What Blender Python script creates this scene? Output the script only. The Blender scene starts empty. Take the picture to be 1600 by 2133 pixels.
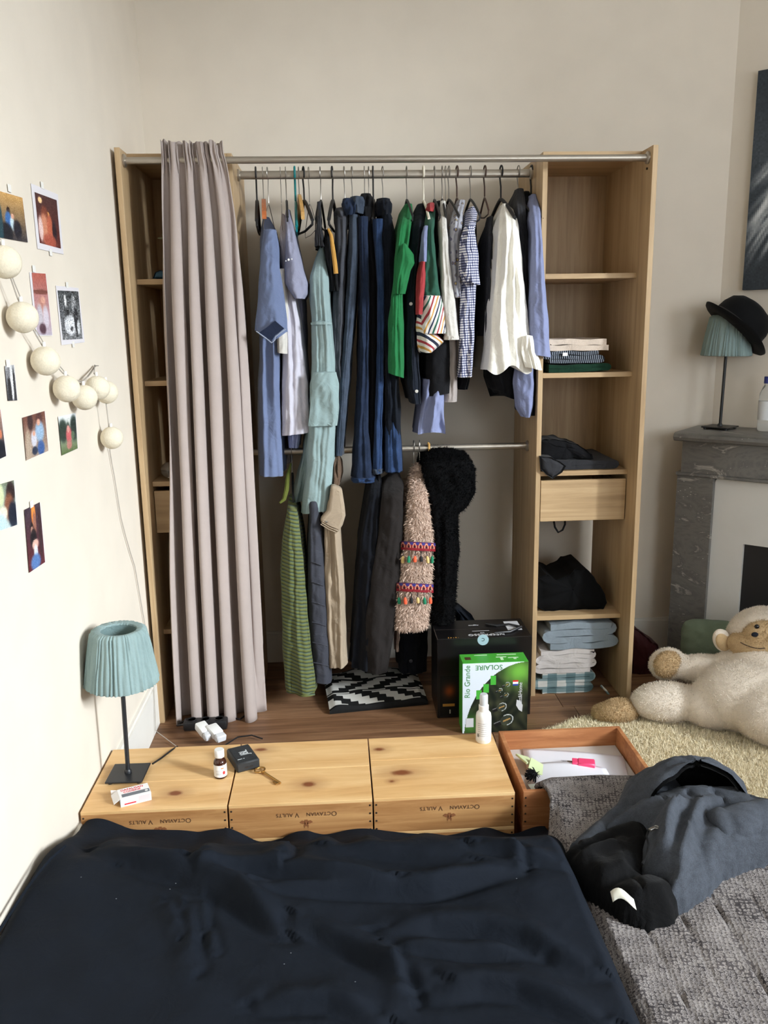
import bpy, bmesh, math, random
import numpy as np
from mathutils import Vector, Matrix, noise

random.seed(7)
rng = np.random.default_rng(7)
scene = bpy.context.scene
COL = scene.collection
PI = math.pi

# ------------------------------------------------------------------ camera
CAM = np.array([0.6963, -2.962, 1.4431])
YAW, PITCH, ROLL, FPX = 0.0553, 0.2164, -0.0166, 1746.2
def cam_axes():
    cy, sy, cp, sp = math.cos(YAW), math.sin(YAW), math.cos(PITCH), math.sin(PITCH)
    f = np.array([sy*cp, cy*cp, -sp]); r = np.array([cy, -sy, 0.0]); u = np.cross(r, f)
    cr, sr = math.cos(ROLL), math.sin(ROLL)
    return r*cr + u*sr, u*cr - r*sr, f
CR, CU, CF = cam_axes()
def hit(px, py, ax, val):
    """photo pixel -> the point where its ray meets the plane axis=val"""
    d = CF + CR*(px-800)/FPX - CU*(py-1066.5)/FPX
    return CAM + d*((val-CAM[ax])/d[ax])
def hx(px, py, x): return hit(px, py, 0, x)
def hy(px, py, y): return hit(px, py, 1, y)
def hz(px, py, z): return hit(px, py, 2, z)

cam_data = bpy.data.cameras.new('camera')
cam = bpy.data.objects.new('camera', cam_data); COL.objects.link(cam)
cam_data.sensor_fit = 'HORIZONTAL'; cam_data.sensor_width = 36.0
cam_data.lens = 36.0*FPX/1600.0
cam_data.clip_start = 0.02
cam.matrix_world = Matrix(((CR[0], CU[0], -CF[0], CAM[0]), (CR[1], CU[1], -CF[1], CAM[1]),
                           (CR[2], CU[2], -CF[2], CAM[2]), (0, 0, 0, 1)))
scene.camera = cam

# ------------------------------------------------------------------ world, daylight, exposure
world = bpy.data.worlds.new('world'); scene.world = world
world.use_nodes = True
world.node_tree.nodes['Background'].inputs[0].default_value = (0.84, 0.92, 1.0, 1)
world.node_tree.nodes['Background'].inputs[1].default_value = 5.5
vs = scene.view_settings
vs.view_transform = 'Standard'; vs.look = 'None'; vs.exposure = 0.34; vs.gamma = 1.0
vs.use_curve_mapping = False
def area(name, loc, target, sx, sy, power, color):
    d = bpy.data.lights.new(name, 'AREA'); d.shape = 'RECTANGLE'; d.size = sx; d.size_y = sy
    d.energy = power; d.color = color
    o = bpy.data.objects.new(name, d); COL.objects.link(o); o.location = loc
    o.rotation_euler = (Vector(target)-Vector(loc)).to_track_quat('-Z', 'Y').to_euler()
    return o
# daylight from the bright patch of sky outside the wide side window
area('sky_daylight', (8.0, -5.4, 3.7), (0.8, -0.3, 0.9), 1.1, 2.2, 1000, (0.88, 0.95, 1.0))

# ------------------------------------------------------------------ helpers: colour, materials
def lin(c):
    c = c/255.0
    return c/12.92 if c <= 0.04045 else ((c+0.055)/1.055)**2.4
def rgb(r, g, b): return (lin(r), lin(g), lin(b), 1.0)
def newmat(name):
    m = bpy.data.materials.new(name); m.use_nodes = True
    nt = m.node_tree
    return m, nt, nt.nodes['Principled BSDF']
def N(nt, t, **kw):
    n = nt.nodes.new(t)
    for k, v in kw.items():
        if k in ('operation', 'data_type', 'blend_type', 'attribute_name', 'wave_type', 'bands_direction', 'feature', 'wave_profile', 'distance'):
            setattr(n, k, v)
        else:
            n.inputs[k].default_value = v
    return n
def L(nt, a, b): nt.links.new(a, b)
def ramp(nt, fac, stops, interp='LINEAR'):
    r = nt.nodes.new('ShaderNodeValToRGB'); r.color_ramp.interpolation = interp
    el = r.color_ramp.elements
    while len(el) < len(stops): el.new(0.5)
    for e, (p, c) in zip(el, stops): e.position = p; e.color = c
    L(nt, fac, r.inputs['Fac']); return r
def coords(nt, scale=(1, 1, 1), rot=(0, 0, 0)):
    tc = nt.nodes.new('ShaderNodeTexCoord'); mp = nt.nodes.new('ShaderNodeMapping')
    mp.inputs['Scale'].default_value = scale; mp.inputs['Rotation'].default_value = rot
    L(nt, tc.outputs['Object'], mp.inputs['Vector']); return mp.outputs['Vector']
def bump(nt, bsdf, h, strength, dist=0.002):
    b = nt.nodes.new('ShaderNodeBump'); b.inputs['Strength'].default_value = strength
    b.inputs['Distance'].default_value = dist
    L(nt, h, b.inputs['Height']); L(nt, b.outputs['Normal'], bsdf.inputs['Normal'])
def plain(name, c, rough=0.5, metal=0.0, spec=0.5, trans=0.0, coat=0.0, alpha=1.0):
    m, nt, b = newmat(name)
    b.inputs['Base Color'].default_value = c; b.inputs['Roughness'].default_value = rough
    b.inputs['Metallic'].default_value = metal; b.inputs['Specular IOR Level'].default_value = spec
    b.inputs['Transmission Weight'].default_value = trans; b.inputs['Coat Weight'].default_value = coat
    return m
def fabric(name, c, vary=0.12, weave=900, bstr=0.35, rough=0.9, sheen=0.04, spec=0.12, blotch=9, wrinkle=0.35):
    m, nt, b = newmat(name)
    v = coords(nt)
    n1 = N(nt, 'ShaderNodeTexNoise', Scale=blotch, Detail=4.0, Roughness=0.6); L(nt, v, n1.inputs['Vector'])
    n2 = N(nt, 'ShaderNodeTexNoise', Scale=weave, Detail=2.0); L(nt, v, n2.inputs['Vector'])
    mx = N(nt, 'ShaderNodeMath', operation='ADD'); L(nt, n1.outputs['Fac'], mx.inputs[0]); L(nt, n2.outputs['Fac'], mx.inputs[1])
    lo = tuple(x*(1-vary) for x in c[:3])+(1,); hi = tuple(min(1, x*(1+vary)) for x in c[:3])+(1,)
    hv = N(nt, 'ShaderNodeMath', operation='MULTIPLY'); L(nt, mx.outputs[0], hv.inputs[0]); hv.inputs[1].default_value = 0.5
    r = ramp(nt, hv.outputs[0], [(0.35, lo), (0.65, hi)])
    L(nt, r.outputs['Color'], b.inputs['Base Color'])
    b.inputs['Roughness'].default_value = rough; b.inputs['Sheen Weight'].default_value = sheen
    b.inputs['Specular IOR Level'].default_value = spec
    n3 = N(nt, 'ShaderNodeTexNoise', Scale=55.0, Detail=3.0); L(nt, v, n3.inputs['Vector'])
    ad = N(nt, 'ShaderNodeMath', operation='ADD'); L(nt, n2.outputs['Fac'], ad.inputs[0]); L(nt, n3.outputs['Fac'], ad.inputs[1])
    wn = N(nt, 'ShaderNodeTexNoise', Scale=17.0, Detail=3.0, Roughness=.55, Distortion=.8); L(nt, v, wn.inputs['Vector'])
    b1 = nt.nodes.new('ShaderNodeBump'); b1.inputs['Strength'].default_value = wrinkle; b1.inputs['Distance'].default_value = .02
    L(nt, wn.outputs['Fac'], b1.inputs['Height'])
    b2 = nt.nodes.new('ShaderNodeBump'); b2.inputs['Strength'].default_value = bstr; b2.inputs['Distance'].default_value = .0015
    L(nt, ad.outputs[0], b2.inputs['Height']); L(nt, b1.outputs['Normal'], b2.inputs['Normal']); L(nt, b2.outputs['Normal'], b.inputs['Normal'])
    return m
def bands_fabric(name, stops, axis, period, dist=0.0, rough=0.9, interp='CONSTANT', dscale=20.0, bstr=.4):
    """fabric with printed or knitted stripes; axis = weights of x,y,z in metres"""
    m, nt, b = newmat(name)
    v = coords(nt)
    dp = nt.nodes.new('ShaderNodeVectorMath'); dp.operation = 'DOT_PRODUCT'
    dp.inputs[1].default_value = axis; L(nt, v, dp.inputs[0])
    ns = N(nt, 'ShaderNodeTexNoise', Scale=dscale, Detail=3.0); L(nt, v, ns.inputs['Vector'])
    ml = N(nt, 'ShaderNodeMath', operation='MULTIPLY_ADD'); L(nt, ns.outputs['Fac'], ml.inputs[0]); ml.inputs[1].default_value = dist; L(nt, dp.outputs['Value'], ml.inputs[2])
    dv = N(nt, 'ShaderNodeMath', operation='DIVIDE'); L(nt, ml.outputs[0], dv.inputs[0]); dv.inputs[1].default_value = period
    fr = N(nt, 'ShaderNodeMath', operation='FRACT'); L(nt, dv.outputs[0], fr.inputs[0])
    r = ramp(nt, fr.outputs[0], stops, interp); L(nt, r.outputs['Color'], b.inputs['Base Color'])
    b.inputs['Roughness'].default_value = rough; b.inputs['Sheen Weight'].default_value = .1; b.inputs['Specular IOR Level'].default_value = .15
    n2 = N(nt, 'ShaderNodeTexNoise', Scale=600.0, Detail=2.0); L(nt, v, n2.inputs['Vector']); bump(nt, b, n2.outputs['Fac'], bstr)
    return m
def wood(name, c1, c2, grain=(1.2, 14, 14), rough=0.5, dark=None, knots=(), spec=0.35, bstr=0.12):
    m, nt, b = newmat(name)
    v = coords(nt, grain)
    n0 = N(nt, 'ShaderNodeTexNoise', Scale=1.3, Detail=2.0); L(nt, v, n0.inputs['Vector'])
    n1 = N(nt, 'ShaderNodeTexNoise', Scale=3.2, Detail=6.0, Roughness=0.62, Distortion=0.9); L(nt, v, n1.inputs['Vector'])
    ad = N(nt, 'ShaderNodeMath', operation='ADD'); L(nt, n0.outputs['Fac'], ad.inputs[0]); L(nt, n1.outputs['Fac'], ad.inputs[1])
    hv = N(nt, 'ShaderNodeMath', operation='MULTIPLY'); L(nt, ad.outputs[0], hv.inputs[0]); hv.inputs[1].default_value = .5
    stops = [(0.32, dark or c2), (0.45, c2), (0.62, c1)]
    r = ramp(nt, hv.outputs[0], stops)
    col = r.outputs['Color']
    tc = nt.nodes.new('ShaderNodeTexCoord')
    for (kx, ky, kz, rad, asp) in knots:
        s = nt.nodes.new('ShaderNodeVectorMath'); s.operation = 'SUBTRACT'; s.inputs[1].default_value = (kx, ky, kz); L(nt, tc.outputs['Object'], s.inputs[0])
        q = nt.nodes.new('ShaderNodeVectorMath'); q.operation = 'MULTIPLY'; q.inputs[1].default_value = (1/asp, 1, 1); L(nt, s.outputs['Vector'], q.inputs[0])
        nn = N(nt, 'ShaderNodeTexNoise', Scale=45.0); L(nt, tc.outputs['Object'], nn.inputs['Vector'])
        ln = nt.nodes.new('ShaderNodeVectorMath'); ln.operation = 'LENGTH'; L(nt, q.outputs['Vector'], ln.inputs[0])
        a2 = N(nt, 'ShaderNodeMath', operation='MULTIPLY_ADD'); L(nt, nn.outputs['Fac'], a2.inputs[0]); a2.inputs[1].default_value = rad*.5; L(nt, ln.outputs['Value'], a2.inputs[2])
        kr = ramp(nt, a2.outputs[0], [(rad*.8, (1, 1, 1, 1)), (rad*1.25, (.35, .35, .35, 1)), (rad*3.2, (0, 0, 0, 1))])
        mx = nt.nodes.new('ShaderNodeMixRGB'); L(nt, kr.outputs['Color'], mx.inputs['Fac']); L(nt, col, mx.inputs['Color1']); mx.inputs['Color2'].default_value = rgb(128, 74, 44)
        col = mx.outputs['Color']
    L(nt, col, b.inputs['Base Color'])
    b.inputs['Roughness'].default_value = rough; b.inputs['Specular IOR Level'].default_value = spec
    bump(nt, b, n1.outputs['Fac'], bstr, 0.001)
    return m
def paint(name, c, rough=0.85, nscale=6, amt=0.03, bstr=0.08):
    m, nt, b = newmat(name); v = coords(nt)
    n1 = N(nt, 'ShaderNodeTexNoise', Scale=nscale, Detail=5.0); L(nt, v, n1.inputs['Vector'])
    r = ramp(nt, n1.outputs['Fac'], [(0.3, tuple(x*(1-amt) for x in c[:3])+(1,)), (0.7, tuple(min(1, x*(1+amt)) for x in c[:3])+(1,))])
    L(nt, r.outputs['Color'], b.inputs['Base Color']); b.inputs['Roughness'].default_value = rough; b.inputs['Specular IOR Level'].default_value = .25
    n2 = N(nt, 'ShaderNodeTexNoise', Scale=120.0, Detail=3.0); L(nt, v, n2.inputs['Vector']); bump(nt, b, n2.outputs['Fac'], bstr, 0.001)
    return m
def printed(name='print', rough=0.5):
    m, nt, b = newmat(name)
    a = N(nt, 'ShaderNodeAttribute', attribute_name='Col'); L(nt, a.outputs['Color'], b.inputs['Base Color'])
    b.inputs['Roughness'].default_value = rough; b.inputs['Specular IOR Level'].default_value = .3
    return m

# ------------------------------------------------------------------ helpers: things and meshes
ORG = {}
def prop(o, label=None, cat=None, group=None, kind=None):
    if label: o['label'] = label
    if cat: o['category'] = cat
    if group: o['group'] = group
    if kind: o['kind'] = kind
    return o
def thing(name, label, cat, loc, group=None):
    o = bpy.data.objects.new(name, None); COL.objects.link(o); o.location = tuple(float(x) for x in loc)
    o.empty_display_size = 0.05
    ORG[o] = Vector(o.location); return prop(o, label, cat, group)
def base_name(n): return n
class MB:
    def __init__(s): s.v = []; s.f = []
    def add(s, verts, faces):
        k = len(s.v); s.v += [tuple(float(c) for c in p) for p in verts]; s.f += [tuple(i+k for i in f) for f in faces]; return s
    def box(s, x0, x1, y0, y1, z0, z1, bev=0.0, M=None):
        bm = bmesh.new(); bmesh.ops.create_cube(bm, size=1.0)
        for v in bm.verts:
            v.co = Vector((x0+(v.co.x+.5)*(x1-x0), y0+(v.co.y+.5)*(y1-y0), z0+(v.co.z+.5)*(z1-z0)))
        if bev: bmesh.ops.bevel(bm, geom=bm.edges[:], offset=bev, segments=2 if bev > .004 else 1, affect='EDGES', profile=.5)
        if M is not None: bm.transform(M)
        bm.verts.index_update()
        s.add([v.co for v in bm.verts], [[v.index for v in f.verts] for f in bm.faces]); bm.free(); return s
    def grid(s, P, cu=False, cv=False):
        P = np.asarray(P, float); m, n = P.shape[:2]
        k = len(s.v); s.v += [tuple(map(float, p)) for p in P.reshape(-1, 3)]
        for i in range(m if cu else m-1):
            for j in range(n if cv else n-1):
                a, b = i, (i+1) % m; c, d = j, (j+1) % n
                s.f.append((k+a*n+c, k+a*n+d, k+b*n+d, k+b*n+c))
        return s
    def tube(s, pts, r, n=8, cap=True):
        pts = [Vector(tuple(map(float, p))) for p in pts]; m = len(pts)
        rs = [r]*m if not hasattr(r, '__len__') else r
        k = len(s.v); prev = None
        for i, p in enumerate(pts):
            t = (pts[min(i+1, m-1)]-pts[max(i-1, 0)]).normalized()
            if prev is None:
                a = Vector((0, 0, 1)) if abs(t.z) < .9 else Vector((1, 0, 0)); e = t.cross(a).normalized()
            else: e = (prev-t*prev.dot(t)).normalized()
            prev = e; g = t.cross(e)
            for j in range(n):
                th = 2*PI*j/n; q = p+(e*math.cos(th)+g*math.sin(th))*rs[i]; s.v.append(tuple(q))
        for i in range(m-1):
            for j in range(n):
                s.f.append((k+i*n+j, k+i*n+(j+1) % n, k+(i+1)*n+(j+1) % n, k+(i+1)*n+j))
        if cap: s.f.append(tuple(k+j for j in range(n))[::-1]); s.f.append(tuple(k+(m-1)*n+j for j in range(n)))
        return s
    def lathe(s, prof, M=Matrix.Identity(4), n=32, rad=None, close=False):
        k = len(s.v); m = len(prof)
        for i, (r, z) in enumerate(prof):
            for j in range(n):
                th = 2*PI*j/n; rr = r if rad is None else rad(r, z, th, i)
                s.v.append(tuple(M @ Vector((rr*math.cos(th), rr*math.sin(th), z))))
        for i in range(m if close else m-1):
            for j in range(n):
                i2 = (i+1) % m
                s.f.append((k+i*n+j, k+i*n+(j+1) % n, k+i2*n+(j+1) % n, k+i2*n+j))
        if not close:
            if prof[0][0] > 1e-6: s.f.append(tuple(k+j for j in range(n))[::-1])
            if prof[-1][0] > 1e-6: s.f.append(tuple(k+(m-1)*n+j for j in range(n)))
        return s
    def poly(s, pts, d):
        """flat polygon extruded by the vector d"""
        n = len(pts); d = Vector(d); p = [Vector(tuple(map(float, q))) for q in pts]
        k = len(s.v); s.v += [tuple(q) for q in p]+[tuple(q+d) for q in p]
        s.f.append(tuple(range(k, k+n))[::-1]); s.f.append(tuple(range(k+n, k+2*n)))
        for i in range(n): s.f.append((k+i, k+(i+1) % n, k+n+(i+1) % n, k+n+i))
        return s
    def ellipsoid(s, c, r, M=None, n=24, m=14):
        P = []
        for i in range(m+1):
            ph = PI*i/m
            P.append([(math.sin(ph)*math.cos(2*PI*j/n)*r[0], math.sin(ph)*math.sin(2*PI*j/n)*r[1], math.cos(ph)*r[2]) for j in range(n)])
        P = np.array(P)
        if M is not None: P = P @ np.array(M.to_3x3()).T
        s.grid(P+np.array(c), cv=True); return s
    def build(s, name, mat, parent=None, smooth=True, label=None, cat=None, group=None, kind=None, loc=None):
        org = ORG[parent] if parent is not None else Vector(tuple(map(float, loc))) if loc is not None else None
        A = np.array(s.v, float)
        if org is None:
            lo, hi = A.min(0), A.max(0); org = Vector(((lo[0]+hi[0])/2, (lo[1]+hi[1])/2, lo[2]))
        A = A-np.array(org)
        me = bpy.data.meshes.new(name); me.from_pydata(A.tolist(), [], s.f); me.update()
        bm = bmesh.new(); bm.from_mesh(me); bmesh.ops.remove_doubles(bm, verts=bm.verts, dist=1e-6)
        bmesh.ops.recalc_face_normals(bm, faces=bm.faces); bm.to_mesh(me); bm.free()
        if smooth:
            me.polygons.foreach_set('use_smooth', [True]*len(me.polygons))
            me.set_sharp_from_angle(angle=math.radians(smooth if smooth is not True else 42))
        if mat is not None: me.materials.append(mat)
        o = bpy.data.objects.new(name, me); COL.objects.link(o)
        if parent is not None: o.parent = parent
        else: o.location = org
        ORG[o] = org
        return prop(o, label, cat, group, kind)
def copy_tree(o, parent=None):
    c = o.copy(); COL.objects.link(c); c.parent = parent
    for ch in o.children: copy_tree(ch, c)
    return c
def sm(t): t = max(0.0, min(1.0, t)); return t*t*(3-2*t)
def nz(*p): return noise.noise(Vector(tuple(map(float, p))))
def text(s, size, M, mat, parent, name='lettering', sx=1.0, ext=0.0004, spacing=1.0, align='CENTER'):
    c = bpy.data.curves.new('txt', 'FONT'); c.body = s; c.size = size; c.align_x = align; c.align_y = 'CENTER'
    c.extrude = ext; c.space_character = spacing; c.resolution_u = 3
    t = bpy.data.objects.new('txt', c); COL.objects.link(t)
    dg = bpy.context.evaluated_depsgraph_get(); me = bpy.data.meshes.new_from_object(t.evaluated_get(dg))
    bpy.data.objects.remove(t); bpy.data.curves.remove(c)
    me.name = name; me.transform(M @ Matrix.Diagonal((sx, 1, 1, 1))); me.transform(Matrix.Translation(-ORG[parent]))
    me.materials.clear(); me.materials.append(mat)
    o = bpy.data.objects.new(name, me); COL.objects.link(o); o.parent = parent; ORG[o] = ORG[parent]
    return o
def frame(o, ex, ey):
    """matrix with origin o, x axis ex, y axis ey, z = ex x ey"""
    ex = Vector(ex).normalized(); ey = Vector(ey).normalized(); ez = ex.cross(ey).normalized(); ey = ez.cross(ex)
    return Matrix(((ex.x, ey.x, ez.x, o[0]), (ex.y, ey.y, ez.y, o[1]), (ex.z, ey.z, ez.z, o[2]), (0, 0, 0, 1)))
PRINT = printed('printed_surface', .45)
def print_grid(name, P, func, parent=None, mat=None, label=None, cat=None, group=None, thick=None, loc=None, nu=40, nv=40):
    """P(u,v)->point ; func(U,V)->(..,3) sRGB 0-255 ; one colour per small face"""
    U, V = np.meshgrid(np.linspace(0, 1, nu+1), np.linspace(0, 1, nv+1), indexing='ij')
    A = np.array([[P(U[i, j], V[i, j]) for j in range(nv+1)] for i in range(nu+1)], float)
    mb = MB(); mb.grid(A)
    org = ORG[parent] if parent is not None else Vector(A.reshape(-1, 3)[A.reshape(-1, 3)[:, 2].argmin()])
    me = bpy.data.meshes.new(name); me.from_pydata((np.array(mb.v)-np.array(org)).tolist(), [], mb.f); me.update()
    uc = (U[:-1, :-1]+U[1:, 1:])/2; vc = (V[:-1, :-1]+V[1:, 1:])/2
    C = np.clip(np.asarray(func(uc, vc), float), 0, 255).reshape(-1, 3)/255.0
    C = np.where(C <= .04045, C/12.92, ((C+.055)/1.055)**2.4)
    at = me.color_attributes.new('Col', 'FLOAT_COLOR', 'CORNER')
    full = np.ones((len(me.loops), 4)); full[:, :3] = np.repeat(C, 4, axis=0)
    at.data.foreach_set('color', full.ravel()); me.materials.append(mat or PRINT)
    o = bpy.data.objects.new(name, me); COL.objects.link(o)
    if parent is not None: o.parent = parent
    else: o.location = org
    ORG[o] = org
    return prop(o, label, cat, group)
def art(bg0, bg1, blobs, seed=0, noise_amt=8, diag=0.0):
    """soft printed picture: vertical gradient plus coloured soft ellipses (cx,cy,rx,ry,(r,g,b)[,hardness])"""
    def f(U, V):
        t = np.clip(V+diag*(U-.5), 0, 1)[..., None]
        C = np.array(bg0, float)*(1-t)+np.array(bg1, float)*t
        for bl in blobs:
            cx, cy, rx, ry, c = bl[:5]; hd = bl[5] if len(bl) > 5 else 6.0
            d = ((U-cx)/rx)**2+((V-cy)/ry)**2
            a = (1/(1+np.exp(hd*(d-1))))[..., None]
            C = C*(1-a)+np.array(c, float)*a
        r = np.random.default_rng(seed); C = C+r.normal(0, noise_amt, U.shape)[..., None]
        return C
    return f

# ================================================================== materials
M_WALL = paint('wall_paint', rgb(222, 212, 197))
M_CEIL = paint('ceiling_paint', rgb(232, 230, 224))
M_TRIM = paint('trim_paint', rgb(226, 222, 214), rough=.5)
M_FLOORS = [wood('floor_board_%d' % i, rgb(*a), rgb(*b), (1.0, 16, 16), .48, dark=rgb(*d)) for i, (a, b, d) in enumerate(
    [((150, 114, 84), (120, 86, 61), (84, 60, 43)), ((140, 104, 76), (110, 78, 55), (78, 55, 40)), ((158, 122, 91), (126, 92, 67), (90, 65, 47))])]
M_DARK = plain('dark_gap', rgb(24, 18, 14), .9)
M_OAKV = wood('light_oak_upright', rgb(190, 163, 126), rgb(172, 144, 108), (16, 16, .8), .45, dark=rgb(154, 127, 94))
M_OAKH = wood('light_oak_shelf', rgb(196, 168, 130), rgb(178, 149, 111), (.8, 16, 16), .45, dark=rgb(160, 132, 97))
M_STEEL = plain('brushed_rail_metal', rgb(176, 168, 156), .35, .85)
M_BLACKP = plain('black_plastic', rgb(26, 26, 28), .42)
M_WHITEP = plain('white_plastic', rgb(232, 232, 230), .35)

# ================================================================== room
def struct(mb, name, mat, parent=None, **k):
    return mb.build(name, mat, parent, smooth=False, kind='structure' if parent is None else None, **k)
XL, YB, XR, YR, ZC = -0.015, 0.57, 3.70, -5.0, 3.2
ANG = math.radians(42); WD = Vector((math.cos(ANG), -math.sin(ANG), 0)); WN = Vector((-math.sin(ANG), -math.cos(ANG), 0))
WC = Vector((2.318, YB, 0)); WE = WC+WD*((XR-WC.x)/WD.x)
struct(MB().box(XL-.12, XL, YR-.12, YB+.12, -.05, ZC+.1), 'wall_left', M_WALL)
struct(MB().box(XL, WC.x+.6, YB, YB+.12, -.05, ZC+.1), 'wall_back', M_WALL)
struct(MB().poly([WC+Vector((0, 0, -.05)), WE+Vector((0, 0, -.05)), WE-WN*.12+Vector((0, 0, -.05)), WC-WN*.12+Vector((0.12, 0, -.05))], (0, 0, ZC+.15)), 'wall_corner', M_WALL)
wr = MB(); wy0, wy1, wz0, wz1 = -3.9, -1.60, 1.10, 2.75
wr.box(XR, XR+.22, YR-.12, wy0, -.05, ZC+.1).box(XR, XR+.22, wy1, WE.y+.02, -.05, ZC+.1)
wr.box(XR, XR+.22, wy0, wy1, -.05, wz0).box(XR, XR+.22, wy0, wy1, wz1, ZC+.1)
struct(wr, 'wall_right', M_WALL)
ww = MB(); rx0, rx1, rz0, rz1 = 1.9, 3.2, .90, 2.65  # rear opening is added to let in fill light from the sky
ww.box(XL, rx0, YR-.2, YR, -.05, ZC+.1).box(rx1, XR, YR-.2, YR, -.05, ZC+.1).box(rx0, rx1, YR-.2, YR, -.05, rz0).box(rx0, rx1, YR-.2, YR, rz1, ZC+.1)
struct(ww, 'wall_rear', M_WALL)
struct(MB().box(XL-.12, XR+.3, YR-.2, YB+.12, ZC, ZC+.1), 'ceiling', M_CEIL)
fl = struct(MB().box(XL-.12, XR+.3, YR-.2, YB+.12, -.10, -.021), 'floor', M_DARK)
yy = YR; row = 0
while yy < YB:
    w = .118+.012*random.random(); x = XL-random.random()*1.2
    while x < XR:
        ln = 1.5+random.random()*.9; a, b = max(x, XL), min(x+ln, XR)
        if b-a > .02:
            MB().box(a+.0012, b-.0012, yy+.0016, min(yy+w, YB)-.0016, -.021, -.0005*random.random()).build('plank', random.choice(M_FLOORS), fl, smooth=False)
        x += ln
    yy += w
bl = MB(); bl.box(XL, XL+.016, YR, YB, 0, .16).box(XL, XL+.010, YR, YB, .16, .172); struct(bl, 'baseboard_left', M_TRIM)
bb = MB(); bb.box(XL+.016, 2.20, YB-.016, YB, 0, .13).box(XL+.016, 2.20, YB-.010, YB, .13, .142); struct(bb, 'baseboard_back', M_TRIM)
w1 = MB(); 
for (a, b, c, d) in ((wy0, wy0+.06, wz0, wz1), (wy1-.06, wy1, wz0, wz1), (wy0+.06, wy1-.06, wz0, wz0+.05), (wy0+.06, wy1-.06, wz1-.05, wz1)): w1.box(XR-.01, XR+.06, a, b, c, d)
struct(w1, 'window_1', M_TRIM)
w2 = MB()
for (a, b, c, d) in ((rx0, rx0+.06, rz0, rz1), (rx1-.06, rx1, rz0, rz1), (rx0+.06, rx1-.06, rz0, rz0+.05), (rx0+.06, rx1-.06, rz1-.05, rz1)): w2.box(a, b, YR-.06, YR+.01, c, d)
struct(w2, 'fill_window_added', M_TRIM)  # frame of the added fill window, unseen behind the camera
# ================================================================== wardrobe
H, W, T, E_, TW, DEP = 2.03, 1.807, .018, .103, .368, .50
S1, S2, S3, S4 = 1.6212, 1.2705, .9058, .3341
wd = thing('wardrobe', 'open light oak wardrobe with two shelf towers and metal hanging rails', 'wardrobe', (W/2, .25, 0))
for x0 in (0, W-T): MB().box(x0, x0+T, 0, DEP, 0, H, .001).build('side_panel', M_OAKV, wd, smooth=False)
for x0 in (TW-T, W-TW): MB().box(x0, x0+T, E_, DEP, 0, H, .001).build('inner_panel', M_OAKV, wd, smooth=False)
dz0, dz1 = hy(1124, 1087, E_)[2], hy(1124, 1002, E_)[2]
for k, (xa, xb) in enumerate(((T, TW-T), (W-TW+T, W-T))):
    MB().box(xa, xb, E_+.001, DEP, H-T, H).build('top_board', M_OAKH, wd, smooth=False)
    for z in (S1, S2, S3, S4): MB().box(xa, xb, E_+.001, DEP-.004, z-T, z, .0008).build('shelf', M_OAKH, wd, smooth=False)
    MB().box(xa, xb, DEP-.006, DEP, S3-T, H-T).build('back_panel', M_OAKV, wd, smooth=False)
    dr = MB().box(xa+.003, xb-.003, E_+.002, E_+.02, dz0, dz1, .001).build('drawer', M_OAKH, wd, smooth=False)
    b = MB(); b.box(xa+.012, xa+.024, E_+.02, DEP-.03, dz0+.01, dz1-.02).box(xb-.024, xb-.012, E_+.02, DEP-.03, dz0+.01, dz1-.02)
    b.box(xa+.024, xb-.024, DEP-.045, DEP-.03, dz0+.01, dz1-.02).box(xa+.012, xb-.012, E_+.02, DEP-.03, dz0+.01, dz0+.016)
    b.build('drawer_box', M_OAKH, dr, smooth=False)
RY, RZ = .265, float(hy(800, 363, .265)[2])
def rail(name, xa, xb, y, z, rz, ry, cap=.02):
    P = []
    for x in (xa, xb): P.append([(x, y+ry*math.cos(2*PI*j/16), z+rz*math.sin(2*PI*j/16)) for j in range(16)])
    return MB().grid(P, cv=True).build(name, M_STEEL, wd)
rail('hanging_rail', TW, W-TW, RY, RZ, .0145, .008)
R2Z = float(hy(950, 932, .24)[2])
rail('hanging_rail', TW, W-TW, .24, R2Z, .013, .010)
CRZ = 1.996
rail('curtain_rail', T, W-T, .04, CRZ, .0115, .0115)
def socket(x, y, z, s):
    MB().lathe([(.021, 0), (.021, .006), (.016, .010)], frame((x, y, z), (0, 1, 0), (0, 0, s)), 20).build('rail_socket', M_STEEL, wd)
for (x, y, z, s) in ((TW, RY, RZ, 1), (W-TW, RY, RZ, -1), (TW, .24, R2Z, 1), (W-TW, .24, R2Z, -1), (T, .04, CRZ, 1), (W-T, .04, CRZ, -1)): socket(x, y, z, s)
MB().lathe([(.004, 0), (.004, .004), (0, .005)], frame((W-T, .045, 1.962), (0, 1, 0), (0, 0, -1)), 10).build('screw', plain('dark_screw', rgb(50, 46, 42), .4, .8), wd)

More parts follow.
